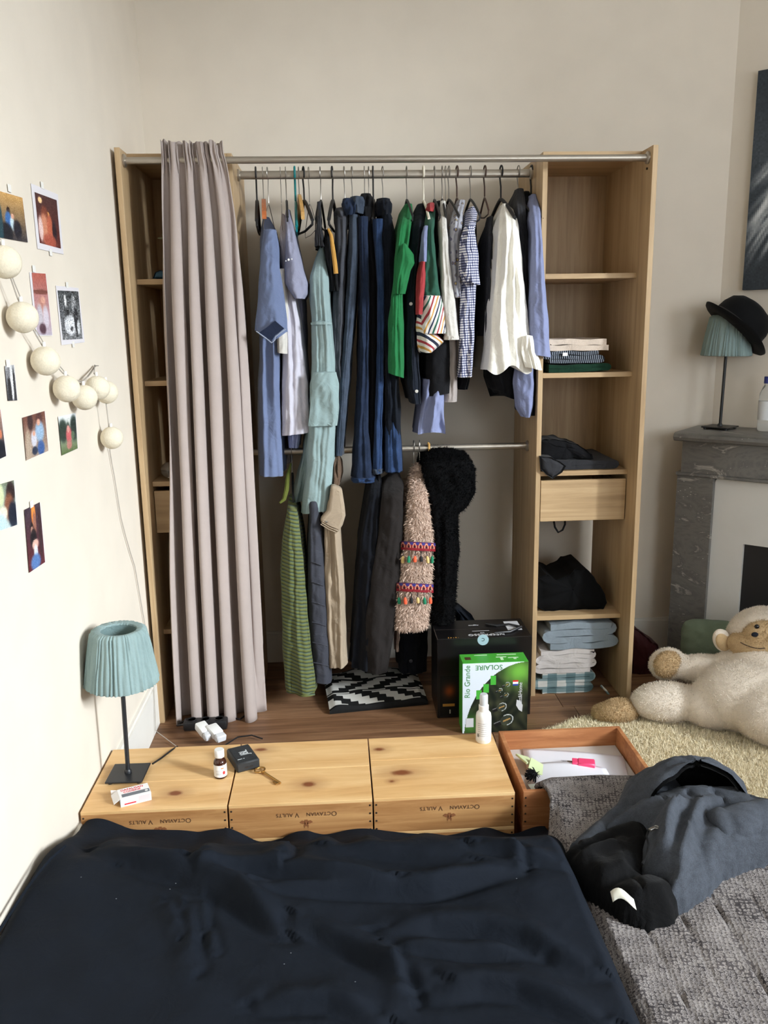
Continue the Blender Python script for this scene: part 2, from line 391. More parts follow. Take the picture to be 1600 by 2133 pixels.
# ------------------------------------------------------------------ curtain
M_CURT = fabric('taupe_curtain_cloth', rgb(170, 157, 151), .05, 1200, .25, wrinkle=.06)
def curtain():
    ct = thing('curtain', 'taupe floor-length curtain bunched at one end of the wardrobe rail', 'curtain', (.3, .04, 0))
    n, m = 260, 70; P = np.zeros((m, n, 3))
    rows = [(296, 333, 468), (316, 334, 470), (345, 335, 479), (450, 335, 496), (600, 337, 509), (800, 345, 521), (1000, 352, 530), (1200, 357, 541), (1400, 364, 551), (1497, 368, 557)]
    R = np.array(rows, float)
    ky = np.array([0, .05, .12, .17, .24, .32, .39, .46, .52, .60, .67, .74, .80, .88, .94, 1.0])
    for i in range(m):
        t = i/(m-1); py = 296+(1497-296)*t**.93
        xl, xr = np.interp(py, R[:, 0], R[:, 1]), np.interp(py, R[:, 0], R[:, 2])
        a = hy(xl, py, .02); b = hy(xr, py, .02); z = (a[2]+b[2])/2
        gather = math.exp(-((py-325)/32)**2)
        for j in range(n):
            u = j/(n-1)
            dr = .045*nz(u*4, t*1.4, 3)+.05*sm(t)*nz(u*2.5, 9, t*.8)
            ph = 2*PI*4.9*(u+dr)+.2
            amp = (.020+.030*sm(t*2.2))*(1-.5*gather)
            wv = math.cos(ph)+.22*math.cos(2*ph+.6)
            x = a[0]+(b[0]-a[0])*u+.012*math.sin(ph*2)*(.35+.65*sm(t*3))
            y = .022-amp*wv*(.8+.45*nz(u*9, t*2, 1))+.03*0
            y += gather*.008*math.sin(u*150+5*nz(u*20, 0, 2))
            zz = z
            if i == 0 or py < 320: zz += .014*nz(u*22, 4, 1)*max(0, (330-py)/34)+.016*max(0, abs(u-.5)*2-.75)*2*max(0, (330-py)/34)
            if t > .9: zz += -.006*math.cos(ph)*(t-.9)*10
            P[i, j] = (x, y, zz)
    P[:, 0, 1] += .01
    k = np.clip((np.arange(n)-(n-16))/15.0, 0, 1)
    P[:, :, 1] += (.075*k**1.5)[None, :]; P[:, :, 0] -= (.030*k**2)[None, :]
    front = MB().grid(P)
    o = front.build('curtain_cloth', M_CURT, ct, smooth=80)
    md = o.modifiers.new('t', 'SOLIDIFY'); md.thickness = .0015
    return ct
curtain()

# ================================================================== hangers
M_HBLACK = plain('black_hanger', rgb(24, 23, 24), .6)
M_HWIRE = plain('hanger_wire', rgb(150, 146, 140), .3, .9)
M_HWOOD = wood('orange_wood_hanger', rgb(196, 116, 62), rgb(170, 92, 46), (20, 2, 20), .4)
M_HPALE = wood('pale_wood_hanger', rgb(212, 170, 104), rgb(190, 146, 82), (20, 2, 20), .4)
M_HTEAL = plain('teal_plastic', rgb(10, 122, 126), .35)
M_HWHITE = plain('ivory_plastic', rgb(224, 216, 198), .35)
M_HBROWN = plain('brown_hanger', rgb(66, 44, 34), .5)
def make_hanger(kind, name, mats, neck, half, drop, hr, ar, bar):
    """hanger in the y-z plane hooked over the rail; origin on the rail axis"""
    hook_m, arm_m = mats
    r = thing(name, 'x', 'hanger', (0, 0, 0))
    pts = [(0, -.021*math.cos(a)*1.0, .006+.021*math.sin(a)) for a in np.linspace(-.9, PI*.98, 14)]
    pts += [(0, .019, -.012), (0, .010, -.030), (0, .002, -.046), (0, 0, -neck)]
    MB().tube(pts, hr, 7).build('hook', hook_m, r)
    b = MB()
    arm = [(0, y, -neck-.004-drop*(abs(y)/half)**1.25) for y in np.linspace(-half, half, 17)]
    if kind == 'flat':
        P = []
        for (x, y, z) in arm:
            w = ar*1.0; h = .016+.006*(1-abs(y)/half)
            P.append([(-w, y, z-h), (w, y, z-h), (w, y, z+h*.6), (-w, y, z+h*.6)])
        b.grid(P, cv=True); k = 0
        b.f.append((0, 1, 2, 3)); b.f.append((64, 65, 66, 67))
    else: b.tube(arm, ar, 7)
    b.build('arms', arm_m, r)
    if bar:
        zb = -neck-.004-drop-.008
        MB().tube([(0, -half, arm[0][2]), (0, -half+.006, zb-.006), (0, 0, zb-.012), (0, half-.006, zb-.006), (0, half, arm[0][2])], ar*.7, 6).build('bar', arm_m, r)
    return r
KINDS = {
    'velvet': make_hanger('tube', 'hanger', (M_HWIRE, M_HBLACK), .085, .195, .075, .0018, .0045, True),
    'black': make_hanger('tube', 'hanger', (M_HBLACK, M_HBLACK), .085, .195, .085, .0032, .0065, True),
    'wire': make_hanger('tube', 'wire_hanger', (M_HWIRE, M_HWIRE), .095, .19, .09, .0013, .0014, True),
    'wood': make_hanger('flat', 'wooden_hanger', (M_HWIRE, M_HWOOD), .09, .20, .06, .0016, .0075, False),
    'pale': make_hanger('flat', 'wooden_hanger', (M_HWIRE, M_HPALE), .075, .17, .075, .0016, .006, False),
    'teal': make_hanger('tube', 'hanger', (M_HTEAL, M_HTEAL), .09, .18, .10, .0042, .0055, True),
    'white': make_hanger('tube', 'hanger', (M_HWHITE, M_HWHITE), .09, .19, .08, .0036, .005, False),
    'brown': make_hanger('tube', 'hanger', (M_HBROWN, M_HBROWN), .08, .07, .05, .0028, .0035, True),
}
used = set()
def hang(px, kind, label, rot=0.0, sc=.82, dx=0.0, y=None, z=None, rodpy=363, group='hangers on the upper rail'):
    p = hy(px, rodpy, RY)
    src = KINDS[kind]
    o = src if kind not in used else copy_tree(src)
    used.add(kind)
    o.location = (p[0]+dx, RY if y is None else y, RZ if z is None else z)
    o.rotation_euler = (0, 0, math.radians(rot)); o.scale = (1, sc, 1); o['label'] = label; o['group'] = group
    return o
VL = 'black hanger with thin metal hook holding '
hang(533, 'black', 'black hanger hooked at the curtain end of the upper rail', 3)
hang(547, 'wood', 'orange wooden hanger inside the blue chambray shirt', 4)
hang(557, 'wire', 'thin empty wire hanger next to the orange wooden hanger', -4)
hang(584, 'wire', 'thin wire hanger holding the white shirt', 3)
hang(595, 'velvet', VL+'the lavender grey tee', 3)
hang(614, 'teal', 'empty teal plastic hanger', 2)
hang(622, 'pale', 'empty pale wooden hanger beside the teal one', 6)
hang(632, 'black', 'empty black plastic hanger turned sideways next to the pale wooden one', 11)
hang(643, 'wire', 'empty wire hanger swung sideways behind the black plastic one', 9)
hang(667, 'velvet', VL+'the mint dress', -4)
hang(692, 'black', 'black hanger holding the black skirt with the yellow strap', -6)
hang(717, 'velvet', VL+'the grey trousers', 8, .5)
hang(733, 'velvet', VL+'the faded grey blue jeans', 12, .5)
hang(759, 'velvet', VL+'the mid blue jeans with a chewed hem', -5, .5)
hang(768, 'velvet', VL+'the black trousers among the jeans', 4, .5)
hang(777, 'black', 'thick black hanger holding the slim blue jeans', -4, .5)
hang(797, 'velvet', VL+'the dark jeans with bright blue hem', 14, .5)
hang(847, 'velvet', VL+'the green blouse', 2)
hang(882, 'white', 'ivory plastic hanger holding the navy cardigan', 1)
hang(905, 'velvet', VL+'the patchwork striped shirt', 0)
hang(921, 'velvet', VL+'the black top beside the patchwork shirt', -3)
hang(928, 'wire', 'thin wire hanger holding the white lace-cuffed shirt', 2)
hang(935, 'velvet', VL+'the beige skirt', 5)
hang(952, 'brown', 'brown hanger holding the grey floral blouse', 6)
hang(980, 'velvet', VL+'the gingham shirt', 3)
hang(1010, 'brown', 'empty narrow brown hanger beside the white lace blouse', 5)
hang(1044, 'black', 'black hanger holding the white lace blouse', 7)
hang(1080, 'velvet', VL+'the black skirt behind the lace blouse', 6)
hang(1107, 'black', 'black hanger holding the light blue shirt against the tower', 3)

# ================================================================== garments
def garment(name, rows, mat, ymid=RY, b=.19, b0=.03, sh=55, fold=(2.2, .010), side=.006, seed=1, hem=None, label=None, cat='shirt',
            group='clothes on the upper rail', parent=None, nl=64, nf=26, ns=12, rd=.022, wr=.0055, part=None, lean=0.0, mul=1.0):
    """lofted hanging cloth. rows = (photo y, left x, right x) seen on the garment's front edge;
       ymid/b = middle and half width along the wall-to-room direction; b0 = half width at the neck"""
    R = np.array(rows, float); y0, y1 = R[0, 0], R[-1, 0]
    P = []
    for i in range(nl+1):
        t = i/nl; py = y0+(y1-y0)*t
        xl, xr = np.interp(py, R[:, 0], R[:, 1]), np.interp(py, R[:, 0], R[:, 2])
        bz = b0+(b-b0)*sm((py-y0)/sh)**.8; ym = ymid+lean*t
        yf, yb = ym-bz, ym+bz
        A, B = hy(xl, py, yf), hy(xr, py, yf)
        X0, X1, z = A[0], B[0], (A[2]+B[2])/2
        w = X1-X0; d = min(rd, bz*.6, max(w*.5, .004)); ring = []
        fa = fold[1]*min(1, w/.05)*(.25+.75*sm(t*3))
        for k in range(nf):
            u = k/(nf-1); e = abs(2*u-1)
            x = X0+w*u; y = yf+d*e**3
            ph = 2*PI*fold[0]*(u+.12*nz(seed, u*2, t*2.2)+.10*nz(seed+5, t*1.5, 1))+seed
            q = nz(u*fold[0]*2.1+.5*nz(seed, t*2.5, u), t*1.3+seed*3.1, seed)+.5*nz(u*fold[0]*4.3, t*2.2-seed, seed+7)
            y += -fa*(.45*math.sin(ph)+1.7*q)*(1-e**4)
            y += wr*(nz(x*30+z*9, z*16+seed, seed)+.7*nz(x*62-z*30, z*34, seed+2))*(1-e**4)
            x += wr*.7*nz(z*14, seed+3, u*2)
            hz_ = hem(u)*sm((t-.80)/.20) if hem else 0.0
            ring.append((x, y, z-hz_*w*1.0))
        for k in range(1, ns):
            s = k/ns; y = yf+d+(yb-yf-2*d)*s
            ring.append((X1+side*math.sin(s*PI*3.2+seed+2*nz(t*2, seed, s))*sm(t*4)+wr*nz(y*20, z*10, seed+9), y, z-(hem(1)*sm((t-.8)/.2)*w if hem else 0)))
        for k in range(7):
            u = 1-k/6; e = abs(2*u-1); ring.append((X0+w*u, yb-d*e**3, z))
        for k in range(1, ns):
            s = 1-k/ns; y = yf+d+(yb-yf-2*d)*s
            ring.append((X0+side*math.sin(s*PI*3.0+seed*2+2*nz(t*2, seed+4, s))*sm(t*4)+wr*nz(y*20, z*10, seed+19), y, z-(hem(0)*sm((t-.8)/.2)*w if hem else 0)))
        P.append(ring)
    P = np.array(P); n = P.shape[1]
    mb = MB(); mb.grid(P, cv=True)
    c0 = P[0].mean(0)+np.array([0, 0, .004]); c1 = P[-1].mean(0)+np.array([0, 0, .02])
    k = len(mb.v); mb.v += [tuple(c0), tuple(c1)]
    for j in range(n):
        mb.f.append((k, j, (j+1) % n)); mb.f.append((k+1, nl*n+(j+1) % n, nl*n+j))
    if parent is not None: return mb.build(part or name, mat, parent, smooth=70)
    return mb.build(name, mat, None, smooth=70, label=label, cat=cat, group=group)
def top_of(o): return o

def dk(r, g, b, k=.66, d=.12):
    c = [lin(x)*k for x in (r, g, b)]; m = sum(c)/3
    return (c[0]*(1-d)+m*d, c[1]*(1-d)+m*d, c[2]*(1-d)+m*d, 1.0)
F = {}
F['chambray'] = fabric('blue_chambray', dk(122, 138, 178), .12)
F['chambray_shade'] = fabric('blue_chambray_shade', dk(40, 50, 76), .12)  # darker copy of the chambray, shade inside the sleeve put into the colour
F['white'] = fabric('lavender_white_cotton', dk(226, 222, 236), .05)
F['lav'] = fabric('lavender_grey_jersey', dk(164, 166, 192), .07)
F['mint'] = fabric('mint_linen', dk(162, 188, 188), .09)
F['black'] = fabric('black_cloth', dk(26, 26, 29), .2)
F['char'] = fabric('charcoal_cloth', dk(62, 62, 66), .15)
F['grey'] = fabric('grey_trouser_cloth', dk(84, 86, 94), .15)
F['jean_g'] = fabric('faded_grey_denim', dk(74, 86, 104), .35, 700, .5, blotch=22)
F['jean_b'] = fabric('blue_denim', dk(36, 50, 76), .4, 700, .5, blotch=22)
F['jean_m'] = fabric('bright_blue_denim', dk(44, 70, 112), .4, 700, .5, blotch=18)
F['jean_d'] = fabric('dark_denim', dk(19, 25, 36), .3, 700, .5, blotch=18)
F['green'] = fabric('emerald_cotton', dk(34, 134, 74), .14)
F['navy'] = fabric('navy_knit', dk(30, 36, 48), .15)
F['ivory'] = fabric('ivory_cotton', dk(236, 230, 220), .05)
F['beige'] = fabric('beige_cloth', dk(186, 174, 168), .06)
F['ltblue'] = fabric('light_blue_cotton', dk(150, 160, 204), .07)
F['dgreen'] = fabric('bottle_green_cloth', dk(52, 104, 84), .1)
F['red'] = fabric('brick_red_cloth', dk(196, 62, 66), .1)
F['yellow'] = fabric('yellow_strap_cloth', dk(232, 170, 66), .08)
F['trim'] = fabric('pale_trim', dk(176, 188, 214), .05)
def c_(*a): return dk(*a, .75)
F['stripe'] = bands_fabric('candy_stripe_cotton', [(0, c_(236, 230, 222)), (.16, c_(178, 50, 62)), (.26, c_(236, 230, 222)), (.42, c_(214, 156, 60)), (.52, c_(236, 230, 222)), (.66, c_(52, 60, 92)), (.76, c_(236, 230, 222)), (.9, c_(48, 112, 90))], (1.0, .3, -.42), .060)
F['stripe2'] = bands_fabric('candy_stripe_cuff', [(0, c_(236, 230, 222)), (.16, c_(214, 156, 60)), (.30, c_(236, 230, 222)), (.46, c_(178, 50, 62)), (.6, c_(236, 230, 222)), (.8, c_(40, 46, 66))], (.55, .2, .85), .052)
def gingham():
    m, nt, b = newmat('gingham_cotton'); v = coords(nt); per = .0088
    fac = []
    for ax in ((1, .8, .05), (-.05, 0, 1)):
        dp = nt.nodes.new('ShaderNodeVectorMath'); dp.operation = 'DOT_PRODUCT'; dp.inputs[1].default_value = ax; L(nt, v, dp.inputs[0])
        dv = N(nt, 'ShaderNodeMath', operation='DIVIDE'); L(nt, dp.outputs['Value'], dv.inputs[0]); dv.inputs[1].default_value = per
        fr = N(nt, 'ShaderNodeMath', operation='FRACT'); L(nt, dv.outputs[0], fr.inputs[0])
        gt = N(nt, 'ShaderNodeMath', operation='GREATER_THAN'); L(nt, fr.outputs[0], gt.inputs[0]); gt.inputs[1].default_value = .5
        fac.append(gt)
    ad = N(nt, 'ShaderNodeMath', operation='ADD'); L(nt, fac[0].outputs[0], ad.inputs[0]); L(nt, fac[1].outputs[0], ad.inputs[1])
    hv = N(nt, 'ShaderNodeMath', operation='MULTIPLY'); L(nt, ad.outputs[0], hv.inputs[0]); hv.inputs[1].default_value = .49
    r = ramp(nt, hv.outputs[0], [(0, rgb(232, 230, 232)), (.3, rgb(112, 116, 146)), (.8, rgb(40, 44, 74))], 'CONSTANT')
    L(nt, r.outputs['Color'], b.inputs['Base Color']); b.inputs['Roughness'].default_value = .9
    return m
F['gingham'] = gingham()
def floral():
    m, nt, b = newmat('grey_floral_cotton'); v = coords(nt)
    vo = N(nt, 'ShaderNodeTexVoronoi', Scale=42.0); L(nt, v, vo.inputs['Vector'])
    r = ramp(nt, vo.outputs['Distance'], [(0, rgb(190, 170, 70)), (.26, rgb(70, 66, 100)), (.36, rgb(158, 158, 164)), (1, rgb(142, 142, 150))])
    L(nt, r.outputs['Color'], b.inputs['Base Color']); b.inputs['Roughness'].default_value = .9
    return m
F['floral'] = floral()
M_BTN = plain('shirt_button', rgb(190, 186, 178), .35)

# --- blue chambray shirt with open short sleeve
g = garment('shirt', [(452, 548, 560), (480, 542, 572), (560, 541, 576), (700, 541, 581), (850, 538, 583), (992, 540, 588)], F['chambray'], b=.17, seed=2, fold=(1.4, .008), hem=lambda u: .05*u,
            label='blue chambray shirt with open short sleeve on the orange wooden hanger')
garment('', [(478, 549, 574), (560, 541, 580), (620, 539, 587), (660, 536, 592), (690, 534, 596)], F['chambray'], ymid=.055, b=.045, b0=.02, sh=40, seed=4, fold=(1.0, .006), hem=lambda u: .34*(1-abs(2*u-1.1)), parent=g, part='sleeve')
op = MB(); op.poly([hy(a_, b_, -.006) for a_, b_ in ((539, 693), (556, 682), (573, 668), (592, 684), (582, 692), (573, 698), (567, 709), (555, 702))], (0, .006, 0)); op.build('sleeve_shade', F['chambray_shade'], g, smooth=False)  # flat dark patch paints the shade inside the sleeve
MB().tube([hy(a_, b_, -.008) for a_, b_ in ((534, 690), (545, 698), (556, 706), (566, 714), (572, 709), (574, 701), (584, 693), (596, 685))], .0022, 6).build('sleeve_edge', F['trim'], g)
# --- white shirt
g = garment('shirt', [(446, 586, 592), (500, 582, 600), (600, 590, 612), (700, 592, 628), (800, 588, 640), (906, 587, 646)], F['white'], b=.17, seed=5, fold=(1.6, .012), hem=lambda u: .04-.10*u,
            label='white shirt with long tails on a thin wire hanger')
garment('', [(560, 577, 594), (640, 577, 596), (735, 579, 596)], F['ivory'], ymid=.10, b=.03, seed=6, fold=(1, .004), parent=g, part='sleeve', hem=lambda u: .15*u)
# --- lavender tee
g = garment('tee_shirt', [(436, 595, 602), (470, 594, 609), (520, 594, 619), (560, 592, 628), (588, 593, 637), (612, 606, 636), (622, 614, 630)], F['lav'], ymid=.21, b=.165, seed=7, fold=(.8, .006), label='lavender grey tee with a small white motif hanging over the white shirt', cat='tee shirt')
garment('', [(600, 606, 633), (700, 612, 636), (800, 606, 637)], F['lav'], ymid=.30, b=.1, b0=.1, seed=8, parent=g, part='body')
st = MB(); c = hy(601, 541, .035); 
for (dx, dz, rr) in ((0, 0, .004), (.011, .002, .0025), (-.009, -.004, .002)): st.ellipsoid((c[0]+dx, c[1], c[2]+dz), (rr, .002, rr), n=8, m=6)
st.build('motif', M_WHITEP, g)
garment('shirt', [(880, 596, 630), (934, 602, 622)], F['ltblue'], ymid=.26, b=.12, b0=.12, seed=9, label='light blue shirt tail showing below the white shirt')
garment('shirt', [(890, 584, 608), (966, 586, 604)], F['beige'], ymid=.36, b=.07, b0=.07, seed=10, label='taupe shirt tail showing behind the white shirt')
# --- mint dress
g = garment('dress', [(500, 670, 675), (540, 656, 680), (575, 645, 683), (610, 646, 686), (668, 652, 689), (674, 651, 690), (760, 652, 697), (850, 648, 699), (900, 645, 698), (990, 640, 693), (1072, 630, 687)], F['mint'], ymid=.235, b=.165, sh=90, seed=11, fold=(2.0, .009), hem=lambda u: -.12*u,
            label='mint linen dress with patch pocket reaching below the lower rail', cat='dress')
garment('', [(776, 652, 699), (800, 650, 702), (850, 649, 704), (888, 645, 699)], F['mint'], ymid=.066, b=.016, b0=.016, seed=12, fold=(.8, .010), parent=g, part='pocket', hem=lambda u: .0)
garment('', [(670, 651, 690), (676, 651, 690.5)], F['mint'], ymid=.075, b=.02, b0=.02, seed=12, fold=(.5, .001), parent=g, part='waist_seam', nl=4)
garment('', [(880, 640, 660), (960, 628, 652), (1046, 608, 640)], F['mint'], ymid=.30, b=.12, b0=.12, seed=13, fold=(1.2, .012), parent=g, part='back_panel')
garment('', [(420, 661, 668), (470, 659, 667), (512, 658, 672)], F['char'], ymid=.20, b=.10, b0=.03, seed=14, parent=g, part='strap')
# --- black skirt with yellow strap
g = garment('skirt', [(478, 676, 690), (560, 684, 702), (600, 688, 706), (606, 688, 706)], F['black'], ymid=.24, b=.14, seed=15, label='small black skirt with a yellow strap beside the mint dress', cat='skirt')
MB().tube([hy(684, 477, .10), hy(690, 490, .085), hy(694, 520, .08), hy(698, 550, .078), hy(700, 570, .078)], [.004, .006, .0075, .008, .008], 8).build('strap', F['yellow'], g)
# --- trousers and jeans
def legs(name, rows, mat, seed, label, ymid=.25, b=.10, cat='jeans', hemc=None, waist=None, fold=(1.3, .009), lean=0.0, hemw=None):
    o = garment(name, rows, mat, ymid=ymid, b=b, b0=b, seed=seed, fold=fold, label=label, cat=cat, group='trousers on the upper rail', side=.008, lean=lean)
    if hemc:
        y1, xl, xr = rows[-1]; garment('', [(y1-9, xl-.8, xr+.8), (y1+1, xl-1.2, xr+1.2)], hemc, ymid=ymid+lean, b=b+.002, b0=b+.002, seed=seed, fold=fold, parent=o, part='hem', nl=4)
    if waist:
        y0, xl, xr = waist
        garment('', [(y0, xl+2, xr-2), (y0+8, xl, xr), (y0+26, xl+1, xr-1), (y0+36, xl+4, xr-3)], mat, ymid=ymid-.03, b=.06, b0=.04, sh=10, seed=seed+40, fold=(1.2, .012), parent=o, part='waistband', nl=14)
    return o
legs('trousers', [(448, 699, 726), (520, 699, 722), (620, 694, 718), (750, 693, 712), (900, 700, 716), (948, 702, 716)], F['grey'], 21, 'grey wool trousers between the black skirt and the faded jeans', cat='trousers', waist=(432, 697, 730))
legs('jeans', [(446, 728, 746), (520, 726, 747), (640, 720, 741), (720, 715, 733), (800, 708, 727), (900, 702, 719), (950, 700, 713)], F['jean_g'], 22, 'faded grey blue jeans next to the grey trousers', ymid=.24, waist=(408, 728, 760))
legs('jeans', [(450, 747, 766), (600, 752, 770), (760, 750, 769), (900, 742, 768), (1006, 737, 780)], F['jean_b'], 23, 'mid blue jeans with the lowest hanging hem', ymid=.23, hemc=F['jean_m'], waist=(412, 714, 745))
legs('trousers', [(430, 752, 776), (560, 768, 786), (800, 768, 786), (960, 770, 782)], F['black'], 24, 'black trousers between two pairs of blue jeans', ymid=.27, cat='trousers', waist=(402, 751, 775))
legs('jeans', [(455, 778, 798), (600, 786, 801), (760, 785, 800), (900, 780, 797), (987, 777, 797)], F['jean_m'], 25, 'slim bright blue jeans with frayed hem', ymid=.235, hemc=F['jean_g'])
DJ = legs('jeans', [(446, 796, 816), (480, 795, 823), (600, 800, 826), (800, 803, 830), (850, 803, 832), (986, 804, 837)], F['jean_d'], 26, 'dark blue jeans beside the green blouse', ymid=.235, waist=(412, 784, 815))
garment('', [(840, 804, 830), (984, 803, 837)], F['jean_m'], ymid=.225, b=.096, b0=.06, sh=60, seed=26, fold=(1.3, .009), parent=DJ, part='lower_leg')
# --- green blouse
g = garment('blouse', [(424, 845, 858), (440, 836, 862), (480, 829, 856), (540, 823, 848), (610, 817, 840), (700, 812, 842), (778, 812, 842)], F['green'], ymid=.24, b=.17, seed=31, fold=(1.5, .012), hem=lambda u: .35*u, label='emerald green blouse with ruffled sleeve', cat='blouse')
garment('', [(508, 838, 846), (530, 832, 860), (548, 828, 862), (562, 826, 854), (612, 824, 840)], F['green'], ymid=.045, b=.028, b0=.015, sh=30, seed=32, fold=(1.2, .012), parent=g, part='sleeve', nl=24)
# --- navy cardigan
g = garment('cardigan', [(424, 872, 886), (450, 862, 890), (560, 852, 876), (700, 846, 872), (800, 850, 876), (842, 862, 878)], F['navy'], ymid=.27, b=.17, seed=33, label='dark navy button cardigan behind the green blouse', cat='cardigan')
for (bx, by) in ((856, 633), (868, 815)):
    MB().lathe([(.006, 0), (.006, .002), (.0035, .0028), (.0035, .002), (0, .002)], frame(hy(bx, by, .088), (1, 0, 0), (0, 0, 1)), 12).build('button', M_BTN, g)
# --- patchwork striped shirt
g = garment('shirt', [(422, 895, 905), (440, 891, 908), (480, 886, 905), (560, 882, 912), (620, 882, 919)], F['dgreen'], ymid=.235, b=.17, sh=60, seed=34, fold=(1.0, .006), label='patchwork shirt with green sleeve, red panel and candy-striped cuff')
garment('', [(422, 894, 905), (430, 892, 906), (440, 892, 904)], F['red'], ymid=.225, b=.085, b0=.03, sh=12, seed=34, parent=g, part='shoulder_patch', nl=10)
garment('', [(545, 876, 886), (600, 872, 884), (655, 870, 881)], F['red'], ymid=.085, b=.03, b0=.03, seed=35, fold=(.6, .003), parent=g, part='side_panel')
garment('', [(470, 884, 892), (545, 878, 889)], F['ltblue'], ymid=.095, b=.03, b0=.03, seed=35, fold=(.6, .003), parent=g, part='side_panel')
garment('', [(616, 881, 920), (660, 880, 925), (695, 879, 928)], F['stripe'], ymid=.09, b=.040, b0=.035, seed=36, fold=(.9, .006), parent=g, part='cuff', nl=30)
garment('', [(655, 870, 884), (690, 870, 900), (712, 873, 926), (735, 881, 900)], F['stripe2'], ymid=.11, b=.045, b0=.035, seed=37, fold=(.8, .005), parent=g, part='lower_cuff', nl=30)
# --- black top, white sleeve, beige
garment('blouse', [(418, 910, 922), (440, 906, 921), (600, 916, 924), (700, 890, 938), (780, 888, 940), (826, 893, 938)], F['black'], ymid=.27, b=.15, seed=38, fold=(.7, .004), hem=lambda u: -.12*u, label='black top with a square lower edge behind the patchwork shirt', cat='blouse')
g = garment('shirt', [(418, 919, 929), (450, 917, 930), (520, 920, 936), (600, 921, 946), (700, 928, 957), (704, 929, 957)], F['ivory'], ymid=.235, b=.165, seed=39, fold=(1.0, .006), label='ivory shirt with lace cuff beside the patchwork shirt')
garment('', [(700, 928, 957.5), (708, 928, 958)], F['ivory'], ymid=.235, b=.172, b0=.172, seed=39, fold=(4, .003), parent=g, part='lace_cuff', nl=5)
garment('skirt', [(700, 930, 954), (780, 928, 955), (838, 922, 954)], F['beige'], ymid=.27, b=.13, b0=.13, seed=40, fold=(1, .006), label='beige grey skirt hem hanging below the ivory shirt', cat='skirt')
garment('shirt', [(790, 884, 926), (850, 878, 926), (904, 871, 930)], F['ltblue'], ymid=.26, b=.13, b0=.13, seed=41, fold=(1.4, .020), hem=lambda u: -.06+.10*abs(2*u-1), label='light blue shirt tails below the black top')
garment('blouse', [(420, 936, 946), (440, 930, 952), (520, 934, 950), (640, 940, 960), (760, 948, 958)], F['beige'], ymid=.29, b=.14, seed=42, label='pale beige blouse between ivory shirt and floral blouse', cat='blouse')
garment('blouse', [(416, 955, 968), (440, 946, 966), (500, 936, 962), (560, 938, 962), (620, 948, 962)], F['floral'], ymid=.24, b=.16, seed=43, fold=(1.6, .010), label='grey blouse printed with yellow flowers', cat='blouse')
g = garment('shirt', [(430, 980, 992), (440, 973, 997), (500, 966, 988), (600, 962, 993), (700, 959, 990), (786, 956, 985)], F['gingham'], ymid=.24, b=.165, seed=44, fold=(1.3, .008), label='navy and white gingham shirt with short sleeve')
garment('', [(470, 969, 988), (520, 962, 994), (560, 962, 997), (588, 970, 999)], F['gingham'], ymid=.06, b=.03, b0=.02, sh=40, seed=45, fold=(1, .007), parent=g, part='sleeve', nl=30, hem=lambda u: .25*u-.1)
garment('jacket', [(440, 984, 992), (520, 985, 996), (700, 982, 994), (812, 958, 976)], F['black'], ymid=.34, b=.10, seed=46, label='narrow black jacket behind the gingham shirt', cat='jacket')
# --- white lace blouse and neighbours
garment('vest', [(450, 1021, 1028), (520, 1018, 1028), (640, 1014, 1032), (700, 1012, 1030)], F['char'], ymid=.25, b=.13, seed=47, label='thin charcoal vest beside the white lace blouse', cat='vest')
M_LACE = fabric('white_lace_cotton', rgb(238, 234, 224), .05, 500, .7)
g = garment('blouse', [(424, 1048, 1058), (436, 1044, 1074), (470, 1041, 1084), (560, 1036, 1092), (650, 1028, 1102), (720, 1024, 1108), (768, 1018, 1112)], M_LACE, ymid=.225, b=.175, sh=60, seed=48, fold=(2.6, .016), side=.012, hem=lambda u: .10*math.sin(u*9)+.03, label='white lace-trimmed blouse flaring out at the hem', cat='blouse')
garment('', [(700, 1092, 1110), (730, 1092, 1114), (765, 1100, 1128)], M_LACE, ymid=.045, b=.02, b0=.015, seed=49, parent=g, part='sleeve_end', hem=lambda u: .25*u, nl=20)
garment('skirt', [(700, 1030, 1088), (790, 1030, 1082), (836, 1045, 1082)], F['black'], ymid=.30, b=.13, b0=.13, seed=50, hem=lambda u: .35*(u-1), label='black skirt hanging below the white lace blouse', cat='skirt')
garment('jacket', [(392, 1078, 1092), (410, 1074, 1097), (480, 1080, 1101), (640, 1090, 1106), (760, 1092, 1106)], F['char'], ymid=.27, b=.15, seed=51, label='charcoal jacket between lace blouse and light blue shirt', cat='jacket')
garment('coat', [(398, 1092, 1104), (415, 1090, 1112), (560, 1098, 1116), (800, 1104, 1117), (866, 1106, 1117)], F['black'], ymid=.29, b=.15, seed=52, label='black coat hanging tight against the light blue shirt', cat='coat')
g = garment('shirt', [(404, 1108, 1118), (420, 1106, 1125), (480, 1112, 1131), (600, 1110, 1140), (700, 1109, 1148), (738, 1110, 1151)], F['ltblue'], ymid=.215, b=.185, sh=60, seed=53, fold=(.9, .006), hem=lambda u: .18*u, label='light blue shirt with hanging sleeve against the tower by the fireplace')
garment('', [(740, 1084, 1112), (800, 1078, 1116), (850, 1082, 1112), (870, 1094, 1106)], F['ltblue'], ymid=.15, b=.05, b0=.04, seed=54, fold=(.8, .008), parent=g, part='shirt_tail', nl=30)

